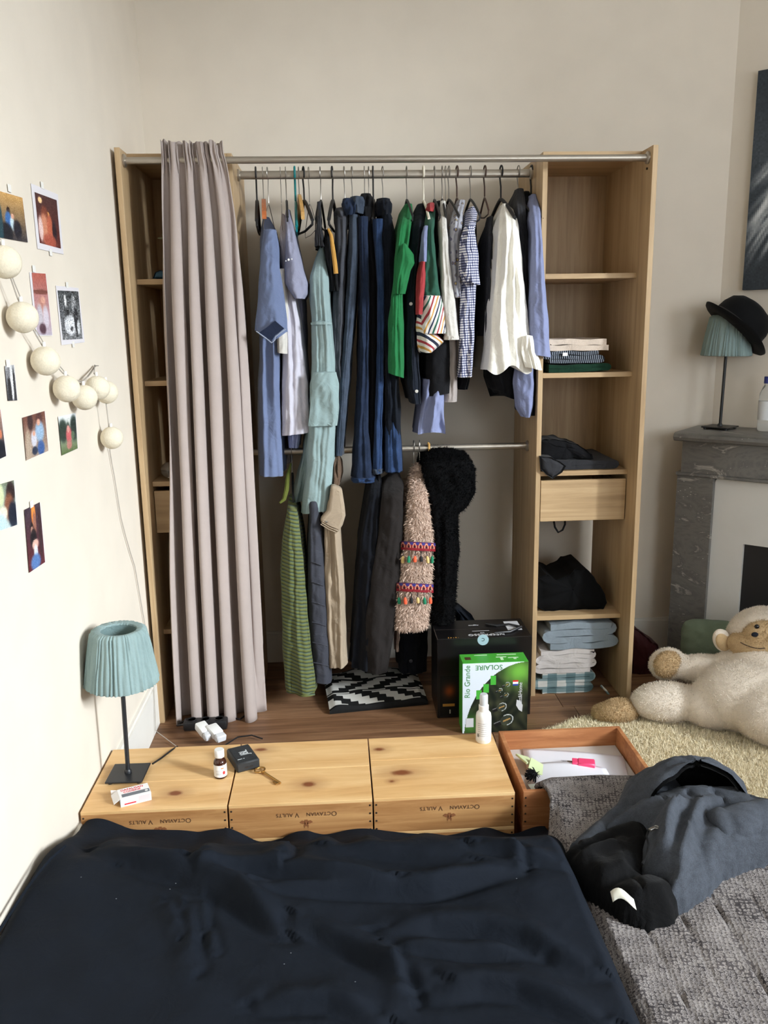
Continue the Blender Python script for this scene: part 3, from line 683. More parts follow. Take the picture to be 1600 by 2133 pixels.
# ================================================================== clothes on the lower rail
def fur(name, base, n, length, width, mat, parent, seed=0, droop=.6, curl=.5, zmin=None, keep=None):
    """real tufts: n little bent blades standing on the faces of a mesh object"""
    r = np.random.default_rng(seed); me = base.data; me.calc_loop_triangles()
    V = np.array([v.co for v in me.vertices]); T3 = np.array([t.vertices[:] for t in me.loop_triangles])
    A, B, C = V[T3[:, 0]], V[T3[:, 1]], V[T3[:, 2]]
    cr = np.cross(B-A, C-A); ar = np.linalg.norm(cr, axis=1)+1e-12; nn = cr/ar[:, None]
    if keep is not None: ar = ar*keep((A+B+C)/3+np.array(ORG[base]), nn)
    idx = r.choice(len(T3), n, p=ar/ar.sum()); a = r.random(n); b = r.random(n); fl = a+b > 1; a[fl] = 1-a[fl]; b[fl] = 1-b[fl]
    P = A[idx]+(B-A)[idx]*a[:, None]+(C-A)[idx]*b[:, None]; Nn = nn[idx]
    d = Nn+r.normal(0, curl, (n, 3)); d[:, 2] -= droop; d /= np.linalg.norm(d, axis=1)[:, None]
    sd = np.cross(d, Nn+r.normal(0, .3, (n, 3))); sd /= np.linalg.norm(sd, axis=1)[:, None]+1e-9
    ln = length*(.55+.9*r.random(n))[:, None]; w = width*(.6+.8*r.random(n))[:, None]
    mid = P+(Nn*.55+d*.45)*ln*.55; tip = P+d*ln
    verts = np.stack([P-sd*w, P+sd*w, mid+sd*w*.8, mid-sd*w*.8, tip], 1).reshape(-1, 3)
    k = np.arange(n)*5
    faces = [(i, i+1, i+2, i+3) for i in k.tolist()]+[(i+3, i+2, i+4) for i in k.tolist()]
    m2 = bpy.data.meshes.new(name); m2.from_pydata(verts.tolist(), [], faces); m2.update(); m2.materials.append(mat)
    m2.polygons.foreach_set('use_smooth', [True]*len(m2.polygons))
    o = bpy.data.objects.new(name, m2); COL.objects.link(o); o.parent = parent; ORG[o] = ORG[base]; o['kind'] = 'stuff'
    return o
LG = 'coats on the lower rail'
def lower_hanger(px, label, mat, py=930, rot=0):
    p = hy(px, py, .24); k = 'velvet' if mat != 'wire' else 'wire'
    o = copy_tree(KINDS[k]); o.scale = (1, .62, 1); o.location = (p[0], .24, R2Z+.004); o.rotation_euler = (0, 0, math.radians(rot)); o['label'] = label; o['group'] = 'hangers on the lower rail'
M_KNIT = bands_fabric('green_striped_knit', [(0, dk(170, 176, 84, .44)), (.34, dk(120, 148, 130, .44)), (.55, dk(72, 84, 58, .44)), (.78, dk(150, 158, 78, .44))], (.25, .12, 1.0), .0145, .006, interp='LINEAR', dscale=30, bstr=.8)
g = garment('cardigan', [(1034, 603, 613), (1060, 598, 618), (1120, 590, 625), (1200, 585, 634), (1300, 588, 640), (1400, 592, 648), (1446, 596, 656)], M_KNIT, ymid=.20, b=.16, seed=61, fold=(1.1, .010), hem=lambda u: .15*u, cat='cardigan', group=LG, label='long green and yellow striped knit cardigan on the lower rail', wr=.006)
garment('', [(1064, 600, 618), (1160, 604, 628), (1280, 605, 636), (1440, 610, 654)], M_KNIT, ymid=.055, b=.025, b0=.01, seed=62, fold=(.8, .008), parent=g, part='sleeve', hem=lambda u: .12)
MB().tube([hy(606, 966, .2), hy(600, 990, .15), hy(597, 1020, .13), hy(592, 1040, .12), hy(583, 1048, .11)], [.004, .008, .009, .008, .004], 8).build('tie_belt', fabric('olive_belt', rgb(92, 98, 44), .1), g)
M_QUILT = fabric('slate_quilted_nylon', dk(72, 74, 84), .08, 900, .2, rough=.6)
g = garment('coat', [(1000, 648, 655), (1060, 644, 664), (1150, 641, 672), (1250, 641, 680), (1350, 646, 686), (1420, 650, 689)], M_QUILT, ymid=.22, b=.16, seed=63, fold=(.8, .006), hem=lambda u: .2*u, cat='coat', group=LG, label='slate grey quilted coat between the striped cardigan and the beige trench')
for k in range(6):
    py = 1170+k*42; xa, xb = np.interp(py, [1060, 1420], [643, 651]), np.interp(py, [1060, 1420], [664, 689])
    MB().tube([hy(xa+2, py, .062), hy((xa+xb)/2, py+3, .053), hy(xb-1, py+8, .062)], .0022, 6).build('quilt_seam', M_QUILT, g)
M_TRENCH = fabric('beige_trench_cotton', dk(196, 174, 146), .08)
g = garment('trench_coat', [(1000, 688, 698), (1040, 682, 702), (1100, 676, 706), (1200, 676, 714), (1300, 680, 718), (1390, 686, 722)], M_TRENCH, ymid=.21, b=.15, seed=64, fold=(1.4, .016), hem=lambda u: .12*(1-u), cat='coat', group=LG, label='beige trench coat with turned up collar')
cl = MB(); 
cp = [(690, 1010), (712, 1018), (718, 1056), (720, 1075), (714, 1095), (703, 1113), (690, 1103), (665, 1086), (672, 1076), (684, 1062), (686, 1040)]
cl.poly([hy(a, b, .045) for a, b in cp], (0, .05, 0)); o = cl.build('collar', M_TRENCH, g, smooth=30)
md = o.modifiers.new('b', 'BEVEL'); md.width = .012; md.segments = 3
MB().lathe([(.003, 0), (.0045, .001), (.0045, .0025), (.003, .003)], frame(hy(680, 1087, .043), (1, 0, 0), (0, 0, 1)), 12).build('eyelet', M_HWIRE, g)
for k in range(3): MB().tube([hy(668+k*2, 1086+k*-3+6, .044), hy(684+k*3, 1098-k*3+4, .042), hy(702+k*2, 1110-k*4, .044)], .0018, 6).build('stitching', M_TRENCH, g)
M_FAUX = fabric('brown_fur_trim', rgb(92, 74, 60), .3, 300, .9)
garment('scarf', [(950, 690, 708), (990, 684, 712), (1012, 688, 708)], M_FAUX, ymid=.20, b=.07, b0=.03, sh=20, seed=65, cat='scarf', group=LG, label='brown fur collar piece above the beige trench', nl=24)
M_NAVYC = fabric('midnight_coat_wool', dk(22, 25, 33), .15); M_BRNC = fabric('dark_umber_coat_wool', dk(46, 41, 39), .12)
garment('coat', [(985, 778, 792), (1030, 768, 800), (1130, 752, 798), (1250, 742, 792), (1395, 732, 786)], M_NAVYC, ymid=.25, b=.16, seed=66, fold=(1.4, .012), cat='coat', group=LG, label='midnight blue long coat below the jeans')
g = garment('coat', [(986, 812, 832), (1010, 800, 842), (1100, 792, 840), (1200, 776, 834), (1300, 762, 826), (1405, 764, 808)], M_BRNC, ymid=.22, b=.165, seed=67, fold=(1.1, .010), cat='coat', group=LG, label='dark umber wool coat beside the fluffy pink coat')
g = garment('dress', [(1180, 812, 890), (1300, 830, 893), (1404, 834, 890)], M_NAVYC, ymid=.30, b=.12, b0=.12, seed=68, cat='dress', group=LG, label='navy buttoned dress hem behind the fluffy pink coat')
MB().lathe([(.007, 0), (.007, .002), (.004, .003), (.004, .002), (0, .002)], frame(hy(856, 1377, .174), (1, 0, 0), (0, 0, 1)), 14).build('button', plain('navy_button', rgb(52, 56, 66), .3), g)
# --- fluffy coat with ribbons and tassels
M_FLUFF = fabric('blush_pile', rgb(206, 180, 162), .12, 500, .9, blotch=40); 
FR = [(974, 868, 876), (990, 863, 882), (1050, 855, 889), (1120, 847, 898), (1135, 846, 899), (1220, 835, 895), (1312, 824, 888)]
g = garment('fluffy_coat', FR, M_FLUFF, ymid=.205, b=.15, sh=70, seed=69, fold=(.8, .005), cat='coat', group=LG, label='fluffy blush pink coat with embroidered ribbons and coloured tassels', wr=.007)
fur('fur_pile', g, 60000, .0130, .0009, M_FLUFF, g, 3, .9, .45); fur('fur_locks', g, 7000, .017, .0024, M_FLUFF, g, 33, .9, .55)
garment('', [(1300, 824, 838), (1358, 826, 834)], M_FLUFF, ymid=.26, b=.06, b0=.06, seed=70, parent=g, part='lining_end', nl=16)
def ribbon_print(U, V):
    C = np.zeros(U.shape+(3,)); C[:] = (128, 28, 38)
    w = ((U*6) % 1)-.5; d = np.sqrt((w*1.1)**2+((V-.42)*.8)**2)
    C[(V > .62) & (np.abs(w) > .30-(V-.62)*.4)] = (52, 50, 120); C[(d > .24) & (d < .37) & (V > .3)] = (200, 146, 120); C[d < .13] = (24, 22, 28); C[V > .93] = (70, 40, 84)
    return C
TC = [rgb(20, 120, 84), rgb(248, 96, 60), rgb(18, 16, 18), rgb(206, 178, 116)]
TM = [plain('tassel_colour_%d' % i, c, .8) for i, c in enumerate(TC)]
for (ya, xa, xb, seq) in ((1138, 833, 907, (3, 0, 1, 2, 3, 0)), (1224, 822, 903, (0, 1, 2, 3, 0, 1))):
    yc = ya
    def P(u, v, ya=ya, xa=xa, xb=xb):
        px = xa+(xb-xa)*u; d = abs(2*u-1)
        return hy(px, ya+9*(.5-v)*2+4*(u-.5), .038+.045*d**3)
    print_grid('ribbon', P, ribbon_print, g, nu=84, nv=14)
    for k, ci in enumerate(seq):
        u = (k+.6)/(len(seq)+.1); px = xa+(xb-xa)*u; yb_ = .030+.045*abs(2*u-1)**3; off = random.uniform(-2, 3)
        tp = hy(px, ya+10, yb_); t0 = hy(px+off*.4, ya+20, yb_-.004); t1 = hy(px+off, ya+31+random.random()*4, yb_-.003)
        ta = MB().tube([t0, t0*.75+t1*.25, t0*.4+t1*.6, t1], [.0022, .0058, .0068, .0060], 9).build('tassel', TM[ci], g)
        MB().tube([tp, (tp+t0)/2, t0], .0016, 6).build('tassel_cord', TM[2], ta)
# --- black fur coat
M_BFUR = fabric('black_fur', rgb(7, 7, 8), .2, 500, .9, rough=.85, spec=.08, sheen=.0)
g = garment('fur_coat', [(938, 905, 945), (950, 890, 975), (980, 884, 992), (1030, 890, 992), (1060, 893, 975), (1075, 893, 956), (1150, 896, 958), (1230, 898, 952), (1300, 896, 948)], M_BFUR, ymid=.24, b=.15, b0=.06, sh=30, seed=72, fold=(1.3, .014), cat='coat', group=LG, label='black fur coat with wide hood hanging at the end of the lower rail', wr=.007)
fur('fur_pile', g, 26000, .010, .0010, M_BFUR, g, 5, .6, .5)
garment('trousers', [(1270, 944, 960), (1292, 955, 985), (1300, 955, 990)], F['jean_d'], ymid=.34, b=.05, b0=.05, seed=73, cat='trousers', group=LG, label='dark trouser leg end behind the black cardboard box', nl=10)
for px, l in ((607, 'hanger under the mint dress holding the striped cardigan'), (650, 'hanger holding the slate quilted coat'), (693, 'hanger holding the beige trench'), (785, 'hanger holding the midnight blue coat'), (820, 'hanger holding the umber coat'), (862, 'hanger whose hook shows above the umber coat'), (874, 'hanger holding the fluffy pink coat')):
    lower_hanger(px, 'black '+l+' on the lower rail', 'v', rot=random.uniform(-6, 6))
pg = thing('clothes_peg', 'pale wooden peg clipped to the lower rail above the fur coat', 'peg', hy(894, 930, .225))
for s in (-1, 1):
    c = hy(894, 934, .225); MB().box(c[0]-.004, c[0]+.004, .240+s*.013-.004, .240+s*.013+.004, c[2]-.020, c[2]+.020, .0015).build('peg_half', M_HPALE, pg, smooth=False)

# ================================================================== folded things in the towers
def ribbon_fold(x0, x1, z0, z1, y0, y1, layers, mat, name, label, cat, seed, squash=.0, group='folded linen and clothes in the tower', start=1, wob=.006):
    """one long cloth folded back and forth, seen from its folded edge"""
    hgt = (z1-z0)/layers; th = hgt*.46; path = []
    for i in range(layers):
        zc = z0+hgt*(i+.5); l = x0+th*1.2+random.uniform(0, .018); r_ = x1-th*1.2-random.uniform(0, .018)
        xs = np.linspace(l, r_, 14); d = 1 if (i % 2 == 0) == (start == 1) else -1
        if d < 0: xs = xs[::-1]
        for x in xs: path.append((x, zc))
        if i < layers-1:
            xe = xs[-1]
            for a in np.linspace(-PI/2, PI/2, 7)[1:-1]: path.append((xe+d*math.cos(a)*hgt*.75, zc+hgt*.5+math.sin(a)*hgt*.5))
    path = np.array(path); n = len(path); rows = []
    ys = np.linspace(y0, y1, 9)
    for y in ys:
        o_, i_ = [], []
        for k in range(n):
            t = path[min(k+1, n-1)]-path[max(k-1, 0)]; t = t/np.linalg.norm(t); nn = np.array([-t[1], t[0]])
            w = th*(1+.25*nz(k*.3, y*9, seed)); wo = wob*nz(path[k][0]*14, y*8, seed+path[k][1]*20)
            c = path[k]+np.array([0, wo]); e = .006*nz(k*.25, seed, 2)
            o_.append((c[0]+nn[0]*w, y+e, c[1]+nn[1]*w)); i_.append((c[0]-nn[0]*w, y+e, c[1]-nn[1]*w))
        rows.append(o_+i_[::-1])
    P = np.array(rows); P[..., 2] = np.maximum(P[..., 2], z0+.0005)
    mb = MB().grid(P, cv=True); m = P.shape[1]
    for q in (0, len(ys)-1):
        for k in range(n-1): mb.f.append((q*m+k, q*m+k+1, q*m+m-2-k, q*m+m-1-k))
    return mb.build(name, mat, None, smooth=60, label=label, cat=cat, group=group)
def soft(name, outline_px, y0, y1, mat, label, cat, seed, amp=.012, group=None, n=150, floor=None):
    """soft heap: px outline at the front plane, rounded backwards"""
    C = np.array([hy(a, b, y0)[[0, 2]] for a, b in outline_px]); 
    k = len(C); seg = []
    for i in range(k):
        for t in np.linspace(0, 1, max(2, n//k), endpoint=False): seg.append(C[i]*(1-t)+C[(i+1) % k]*t)
    C = np.array(seg); ctr = C.mean(0); P = []
    prof = [(0.02, .0), (.5, -.002), (.8, .004), (.93, .014), (1.0, .04), (1.0, .5), (.97, .85), (.6, 1.0), (.02, 1.0)]
    for s, d in prof:
        y = y0+(y1-y0)*d if d >= .04 else y0+d
        row = []
        for q in C:
            p = ctr+(q-ctr)*s; w = amp*nz(p[0]*18, p[1]*18+seed, y*14)+amp*.6*nz(p[0]*42, p[1]*42, y*30+seed)
            row.append((p[0]+w*.4, y+w, max(p[1]+w*.5, floor if floor is not None else -1)))
        P.append(row)
    mb = MB().grid(np.array(P), cv=True); return mb.build(name, mat, None, smooth=70, label=label, cat=cat, group=group)
xa, xb = W-TW+T, W-T
M_CREAM = fabric('cream_fleece', rgb(206, 190, 174), .1, 400, .9); M_DGRN = fabric('forest_green_wool', rgb(24, 52, 38), .15)
M_PIN = bands_fabric('black_white_rib', [(0, rgb(28, 32, 40)), (.55, rgb(170, 178, 190)), (.8, rgb(28, 32, 40))], (1, .3, .15), .0075, .004)
z = S2
o = ribbon_fold(xa+.004, xa+.262, z+.0005, z+.030, E_+.012, E_+.30, 2, M_DGRN, 'folded_blanket', 'forest green folded knit at the bottom of the upper shelf pile', 'clothes', 3)
o = ribbon_fold(xa+.006, xa+.222, z+.034, z+.078, E_+.006, E_+.28, 3, M_PIN, 'folded_sweater', 'black and white ribbed folded sweater with a white tag', 'clothes', 5)
tg = hy(1177, 738, E_); MB().box(tg[0]-.009, tg[0]+.009, E_-.004, E_-.002, tg[2]-.006, tg[2]+.006).build('tag', M_WHITEP, o, smooth=False)
o = ribbon_fold(xa+.012, xa+.255, z+.078, z+.122, E_+.004, E_+.29, 2, M_CREAM, 'folded_throw', 'cream fleece folded on top of the ribbed sweater', 'clothes', 7, start=0)
z = S3
ribbon_fold(xa+.004, xa+.300, z+.0005, z+.036, E_+.02, E_+.32, 2, F['char'], 'folded_trousers', 'charcoal trousers folded on the shelf over the drawer by the fireplace', 'clothes', 9)
o = soft('trouser_leg', [(1126, 950), (1150, 952), (1180, 970), (1172, 984), (1152, 997), (1140, 990), (1128, 978)], E_-.018, E_+.06, F['char'], 'charcoal trouser leg spilling over the shelf edge', 'clothes', 4, .006)
soft('black_jumper', [(1124, 920), (1150, 916), (1180, 918), (1205, 926), (1235, 945), (1238, 958), (1124, 962)], E_+.04, E_+.22, F['black'], 'black jumper crumpled on top of the charcoal trousers', 'clothes', 6, .012, floor=S3+.036)
soft('black_bag', [(1119, 1206), (1142, 1199), (1158, 1210), (1190, 1198), (1198, 1188), (1222, 1184), (1240, 1204), (1262, 1240), (1266, 1258), (1258, 1272), (1200, 1277), (1140, 1278), (1120, 1262)], E_+.045, E_+.30, plain('black_nylon', rgb(7, 7, 8), .9, spec=.15), 'black soft bag slumped on the low tower shelf', 'bag', 8, .010, floor=S4+.001)
st = MB(); st.tube([hy(1154, 1086, .20), hy(1156, 1098, .2), hy(1163, 1109, .2), hy(1172, 1104, .2), hy(1177, 1092, .2), hy(1177, 1084, .2)], .004, 8)
st.build('strap', F['black'], None, label='dark strap loop hanging under the drawer by the fireplace', cat='strap')
M_SHEETB = fabric('blue_grey_bed_linen', rgb(132, 142, 150), .08); M_SHEETW = fabric('white_bed_linen', rgb(196, 188, 184), .06)
def check_cloth():
    m, nt, b = newmat('green_white_check'); v = coords(nt); fac = []
    for ax, per in (((1, .3, 0), .075), ((0, .2, 1), .05)):
        dp = nt.nodes.new('ShaderNodeVectorMath'); dp.operation = 'DOT_PRODUCT'; dp.inputs[1].default_value = ax; L(nt, v, dp.inputs[0])
        dv = N(nt, 'ShaderNodeMath', operation='DIVIDE'); L(nt, dp.outputs['Value'], dv.inputs[0]); dv.inputs[1].default_value = per
        fr = N(nt, 'ShaderNodeMath', operation='FRACT'); L(nt, dv.outputs[0], fr.inputs[0])
        gt = N(nt, 'ShaderNodeMath', operation='GREATER_THAN'); L(nt, fr.outputs[0], gt.inputs[0]); gt.inputs[1].default_value = .5; fac.append(gt)
    ad = N(nt, 'ShaderNodeMath', operation='ADD'); L(nt, fac[0].outputs[0], ad.inputs[0]); L(nt, fac[1].outputs[0], ad.inputs[1])
    hv = N(nt, 'ShaderNodeMath', operation='MULTIPLY'); L(nt, ad.outputs[0], hv.inputs[0]); hv.inputs[1].default_value = .49
    r = ramp(nt, hv.outputs[0], [(0, rgb(196, 194, 188)), (.3, rgb(118, 138, 140)), (.8, rgb(84, 108, 112))], 'CONSTANT'); L(nt, r.outputs['Color'], b.inputs['Base Color']); b.inputs['Roughness'].default_value = .9
    return m
M_CHECK = check_cloth()
ribbon_fold(xa+.003, xa+.240, .001, .090, E_+.012, E_+.32, 4, M_CHECK, 'folded_bedding', 'green and white checked bed linen folded on the floor of the tower', 'bedding', 11)
ribbon_fold(xa+.004, xa+.245, .090, .190, E_+.006, E_+.30, 5, M_SHEETW, 'folded_bedding', 'white bed linen folded in the middle of the tower pile', 'bedding', 12, start=0)
ribbon_fold(xa+.030, xa+.315, .190, .300, E_+.004, E_+.31, 4, M_SHEETB, 'folded_bedding', 'blue grey bed linen folded on top of the tower pile', 'bedding', 13)
tie = MB(); tie.tube([hy(1252, 1428, .12), hy(1262, 1438, .10), hy(1272, 1452, .09), hy(1278, 1462, .08), hy(1266, 1466, .07), hy(1256, 1470, .06), hy(1250, 1464, .06)], .0045, 7)
tie.build('tie_ribbon', M_CHECK, None, label='checked cloth tie trailing on the floor from the linen pile', cat='ribbon')
# left tower, mostly behind the curtain
pl = thing('silk_flower', 'pale artificial flower sprig in the dark tower behind the curtain', 'flower', (.14, .25, S1))
MB().tube([(.14, .25, S1), (.137, .245, S1+.06), (.13, .235, S1+.12), (.125, .225, S1+.15)], .0025, 7).build('stem', plain('stem_green', rgb(70, 84, 50), .6), pl)
M_PET = plain('petal_cream', rgb(196, 200, 160), .7)
for a in range(6):
    th = a*1.05; c = np.array([.125, .225, S1+.15]); d = np.array([math.cos(th), math.sin(th)*.7, .25*math.sin(a*2)])
    MB().ellipsoid(c+d*.026, (.024, .011, .004), Matrix.Rotation(th, 4, 'Z'), 12, 6).build('petal', M_PET, pl)
soft('blue_cloth', [(318, 580), (322, 568), (334, 562), (348, 566), (352, 580)], .14, .22, fabric('teal_blue_cloth', rgb(70, 104, 128), .1), 'teal blue cloth bundle on the top shelf behind the curtain', 'clothes', 15, .006, floor=S1+.001)
gb = MB(); c = hy(352, 985, .17); gb.ellipsoid((c[0], c[1], S3+.031), (.03, .03, .03)); gb.build('glass_ball', plain('clear_glass', (.95, .97, .97, 1), .05, trans=.9), None, label='small glass ball on the shelf behind the curtain', cat='glass ball')

# ================================================================== left wall: photographs and ball lights
WX = XL+.0015
def quad_print(name, corners, func, label, border=None, nu=36, nv=44, tape=None):
    """corners in photo pixels on the left wall: tl, tr, br, bl ; optional white border quad"""
    Q = [hx(a, b, WX) for a, b in (border or corners)]
    t = thing(name, label, 'photo', Q[3], 'photographs taped to the wall')
    mid = sum(Q)/4
    mb = MB(); mb.poly([q for q in Q], (.0008, 0, 0)); mb.build('paper', PAPER, t, smooth=False)
    C = [hx(a, b, WX+.0011) for a, b in corners]
    def P(u, v): return (C[3]*(1-u)+C[2]*u)*(1-v)+(C[0]*(1-u)+C[1]*u)*v
    print_grid('picture', P, func, t, nu=nu, nv=nv)
    for (tx, ty) in (tape or []):
        c = hx(tx, ty, WX+.0014); MB().box(c[0]-.0002, c[0]+.0002, c[1]-.010, c[1]+.010, c[2]-.008, c[2]+.008).build('tape', TAPE, t, smooth=False)
    return t
PAPER = plain('photo_paper', rgb(226, 222, 226), .4); TAPE = plain('tape', rgb(236, 234, 228), .3)
SK = (214, 160, 136)
quad_print('photograph', [(-14, 394), (47, 412), (58, 505), (-4, 494)], art((60, 56, 60), (206, 160, 96), [(.42, .62, .06, .09, (60, 44, 40)), (.40, .42, .11, .18, (64, 110, 170)), (.52, .36, .07, .16, (196, 216, 222)), (.68, .25, .14, .2, (30, 30, 40)), (.3, .15, .2, .2, (24, 26, 34)), (.12, .3, .08, .5, (40, 70, 80)), (.55, .52, .05, .06, SK)], 1), 'colour photo of people against an orange wall', tape=[(20, 392)])
quad_print('photograph', [(72, 400), (118, 417), (127, 518), (83, 506)], art((92, 40, 36), (74, 44, 44), [(.2, .88, .09, .06, (250, 206, 150)), (.5, .64, .07, .05, (240, 176, 90)), (.35, .62, .16, .16, (120, 60, 44)), (.3, .32, .2, .3, (210, 140, 110)), (.55, .35, .14, .28, (190, 100, 72)), (.75, .3, .1, .25, (40, 26, 34)), (.12, .3, .1, .25, (226, 196, 190)), (.5, .1, .3, .14, (170, 84, 66))], 2), 'white bordered instant photo of people in warm brown light', border=[(64, 382), (120, 405), (132, 530), (78, 518)], tape=[(88, 386), (106, 526)])
quad_print('photograph', [(66, 568), (95, 570), (109, 698), (78, 697)], art((186, 176, 190), (176, 92, 78), [(.5, .70, .6, .04, (120, 70, 60)), (.5, .45, .3, .16, (186, 130, 116)), (.3, .3, .2, .2, (190, 182, 190)), (.7, .3, .2, .18, (206, 196, 206)), (.4, .10, .22, .09, (86, 60, 70)), (.6, .57, .16, .06, (214, 160, 140))], 3), 'tall photo with a terracotta wall behind people', border=[(61, 567), (95, 570), (109, 699), (75, 700)], tape=[(71, 560)])
quad_print('photograph', [(120, 605), (163, 607), (172, 706), (131, 708)], art((120, 122, 124), (60, 64, 66), [(.3, .8, .06, .14, (200, 200, 200)), (.7, .7, .12, .2, (150, 152, 154)), (.35, .5, .10, .12, (30, 32, 34)), (.45, .3, .30, .2, (226, 228, 232)), (.75, .4, .1, .3, (40, 42, 46)), (.85, .25, .08, .14, (210, 212, 214)), (.1, .4, .07, .3, (90, 92, 96)), (.5, .22, .07, .05, (70, 70, 74))], 4, 30), 'black and white photo of a group with white border', border=[(116, 595), (163, 600), (176, 713), (128, 719)], tape=[(140, 594), (153, 717)])
quad_print('photograph', [(10, 762), (29, 760), (36, 834), (17, 835)], art((60, 60, 64), (170, 170, 174), [(.6, .5, .16, .5, (236, 236, 238)), (.3, .3, .2, .4, (34, 34, 38)), (.85, .4, .12, .5, (44, 44, 48)), (.3, .8, .2, .15, (120, 120, 124))], 5, 20), 'narrow small black and white photo', tape=[(17, 757)], nu=20)
quad_print('photograph', [(47, 870), (93, 856), (101, 939), (55, 959)], art((170, 150, 132), (112, 70, 58), [(.3, .85, .12, .2, (60, 40, 40)), (.7, .85, .15, .2, (84, 50, 46)), (.15, .3, .12, .4, (176, 156, 136)), (.68, .55, .2, .25, (150, 178, 206)), (.66, .78, .08, .08, SK), (.4, .42, .12, .2, (206, 204, 214)), (.42, .55, .06, .06, SK), (.68, .15, .16, .18, (58, 92, 150)), (.4, .14, .12, .1, (40, 50, 70))], 6), 'photo of two people in pale blue shirts')
quad_print('photograph', [(121, 868), (157, 860), (162, 934), (129, 949)], art((86, 104, 62), (236, 238, 240), [(.2, .6, .25, .3, (36, 52, 44)), (.85, .6, .22, .35, (30, 46, 42)), (.5, .55, .12, .25, (48, 64, 56)), (.52, .45, .17, .22, (196, 92, 96)), (.5, .62, .08, .1, (214, 150, 140)), (.5, .2, .16, .12, (180, 120, 110)), (.75, .42, .1, .12, (90, 110, 84))], 7), 'small outdoor photo with dark trees and a red figure')
quad_print('photograph', [(-30, 866), (1, 853), (13, 950), (-18, 964)], art((24, 26, 34), (190, 150, 132), [(.8, .5, .1, .1, (200, 120, 90)), (.5, .2, .5, .2, (22, 26, 36))], 8), 'photo with pale brown top and black lower half')
quad_print('photograph', [(-18, 1014), (29, 1000), (36, 1093), (-10, 1109)], art((196, 214, 214), (120, 130, 110), [(.8, .75, .2, .25, (44, 30, 30)), (.7, .45, .22, .3, (130, 82, 60)), (.85, .25, .22, .3, (24, 32, 48)), (.35, .75, .15, .25, (206, 214, 170)), (.4, .35, .2, .15, (228, 222, 200)), (.3, .15, .2, .2, (190, 216, 222))], 9), 'photo of a table with plants and a dark clothed figure')
quad_print('photograph', [(51, 1062), (83, 1046), (94, 1171), (61, 1193)], art((96, 40, 46), (64, 52, 62), [(.52, .86, .13, .2, (240, 140, 60)), (.55, .7, .1, .2, (150, 100, 84)), (.35, .68, .1, .07, (40, 30, 32)), (.36, .62, .08, .06, SK), (.42, .48, .2, .16, (28, 24, 30)), (.5, .38, .2, .08, (226, 180, 164)), (.5, .25, .12, .12, (216, 220, 226)), (.45, .1, .3, .13, (84, 120, 176)), (.85, .5, .1, .4, (60, 40, 44))], 10), 'tall photo of a seated person in jeans', tape=[(66, 1050)])
# --- cotton ball lights
sl = thing('string_light', 'string of cream cotton ball lights pinned along the photo wall', 'string light', hx(300, 1300, 0))
M_BALL = fabric('cream_cotton_ball', rgb(222, 212, 190), .06, 260, .5, blotch=60, wrinkle=.25)
BR = .0335; BX = XL+BR+.005
balls = [(10, 546), (47, 661), (95, 752), (139, 810), (176, 828), (203, 808), (222, 817), (233, 912)]
BC = [hx(a, b, BX+(.012 if i == 5 else .0)) for i, (a, b) in enumerate(balls)]
M_CORD = plain('clear_cord', rgb(176, 168, 158), .5)
first = None
for i, c in enumerate(BC):
    mb = MB()
    P = []
    for a in range(15):
        ph = PI*a/14; P.append([(c[0]+BR*math.sin(ph)*math.cos(2*PI*j/24)*(1+.02*nz(j*.5, a*.5, i)), c[1]+BR*math.sin(ph)*math.sin(2*PI*j/24), c[2]+BR*math.cos(ph)*(1+.02*nz(j*.4, a*.4, i+9))) for j in range(24)])
    mb.grid(np.array(P), cv=True); bo = mb.build('cotton_ball', M_BALL, sl)
    MB().tube([(c[0], c[1], c[2]+BR-.002), (c[0], c[1], c[2]+BR+.010)], .004, 8).build('bulb_socket', M_WHITEP, bo)
nail = hx(197, 762, XL+.008)
tops = [c+np.array([-.006, 0, BR+.006]) for c in BC]
up0 = hx(-30, 440, XL+.012)
chain = [up0, tops[0], tops[1], tops[2], tops[3], tops[4], nail]
def sag(a, b, s, n=8): return [a*(1-t)+b*t-np.array([0, 0, s*4*t*(1-t)]) for t in np.linspace(0, 1, n)]
cord = []
for a, b in zip(chain[:-1], chain[1:]): cord += sag(a, b, .004)[:-1]
cord += sag(nail, tops[5], .002)[:-1]+sag(tops[5], tops[6], .003)[:-1]+sag(tops[6], tops[7], .006)
cord += [hx(a, b, XL+.006) for a, b in ((229, 940), (233, 965), (238, 990), (246, 1040), (252, 1078), (262, 1118), (272, 1152), (281, 1180), (287, 1215), (293, 1250), (300, 1290), (308, 1330))]
cord += [np.array([XL+.018, -.05, .22]), np.array([XL+.022, -.10, .02]), np.array([.10, -.20, .006])]
MB().tube(cord, .0016, 6).build('cord', M_CORD, sl)
cord2 = [p+np.array([.001, .012+.004*math.sin(i), .001]) for i, p in enumerate(cord[:44])]
MB().tube(cord2, .0012, 6).build('cord', M_CORD, sl)
MB().lathe([(.0035, 0), (.0035, .001), (.0012, .0015), (.0012, .012)], frame(nail, (0, 1, 0), (0, 0, 1)), 10).build('nail', M_HWIRE, sl)

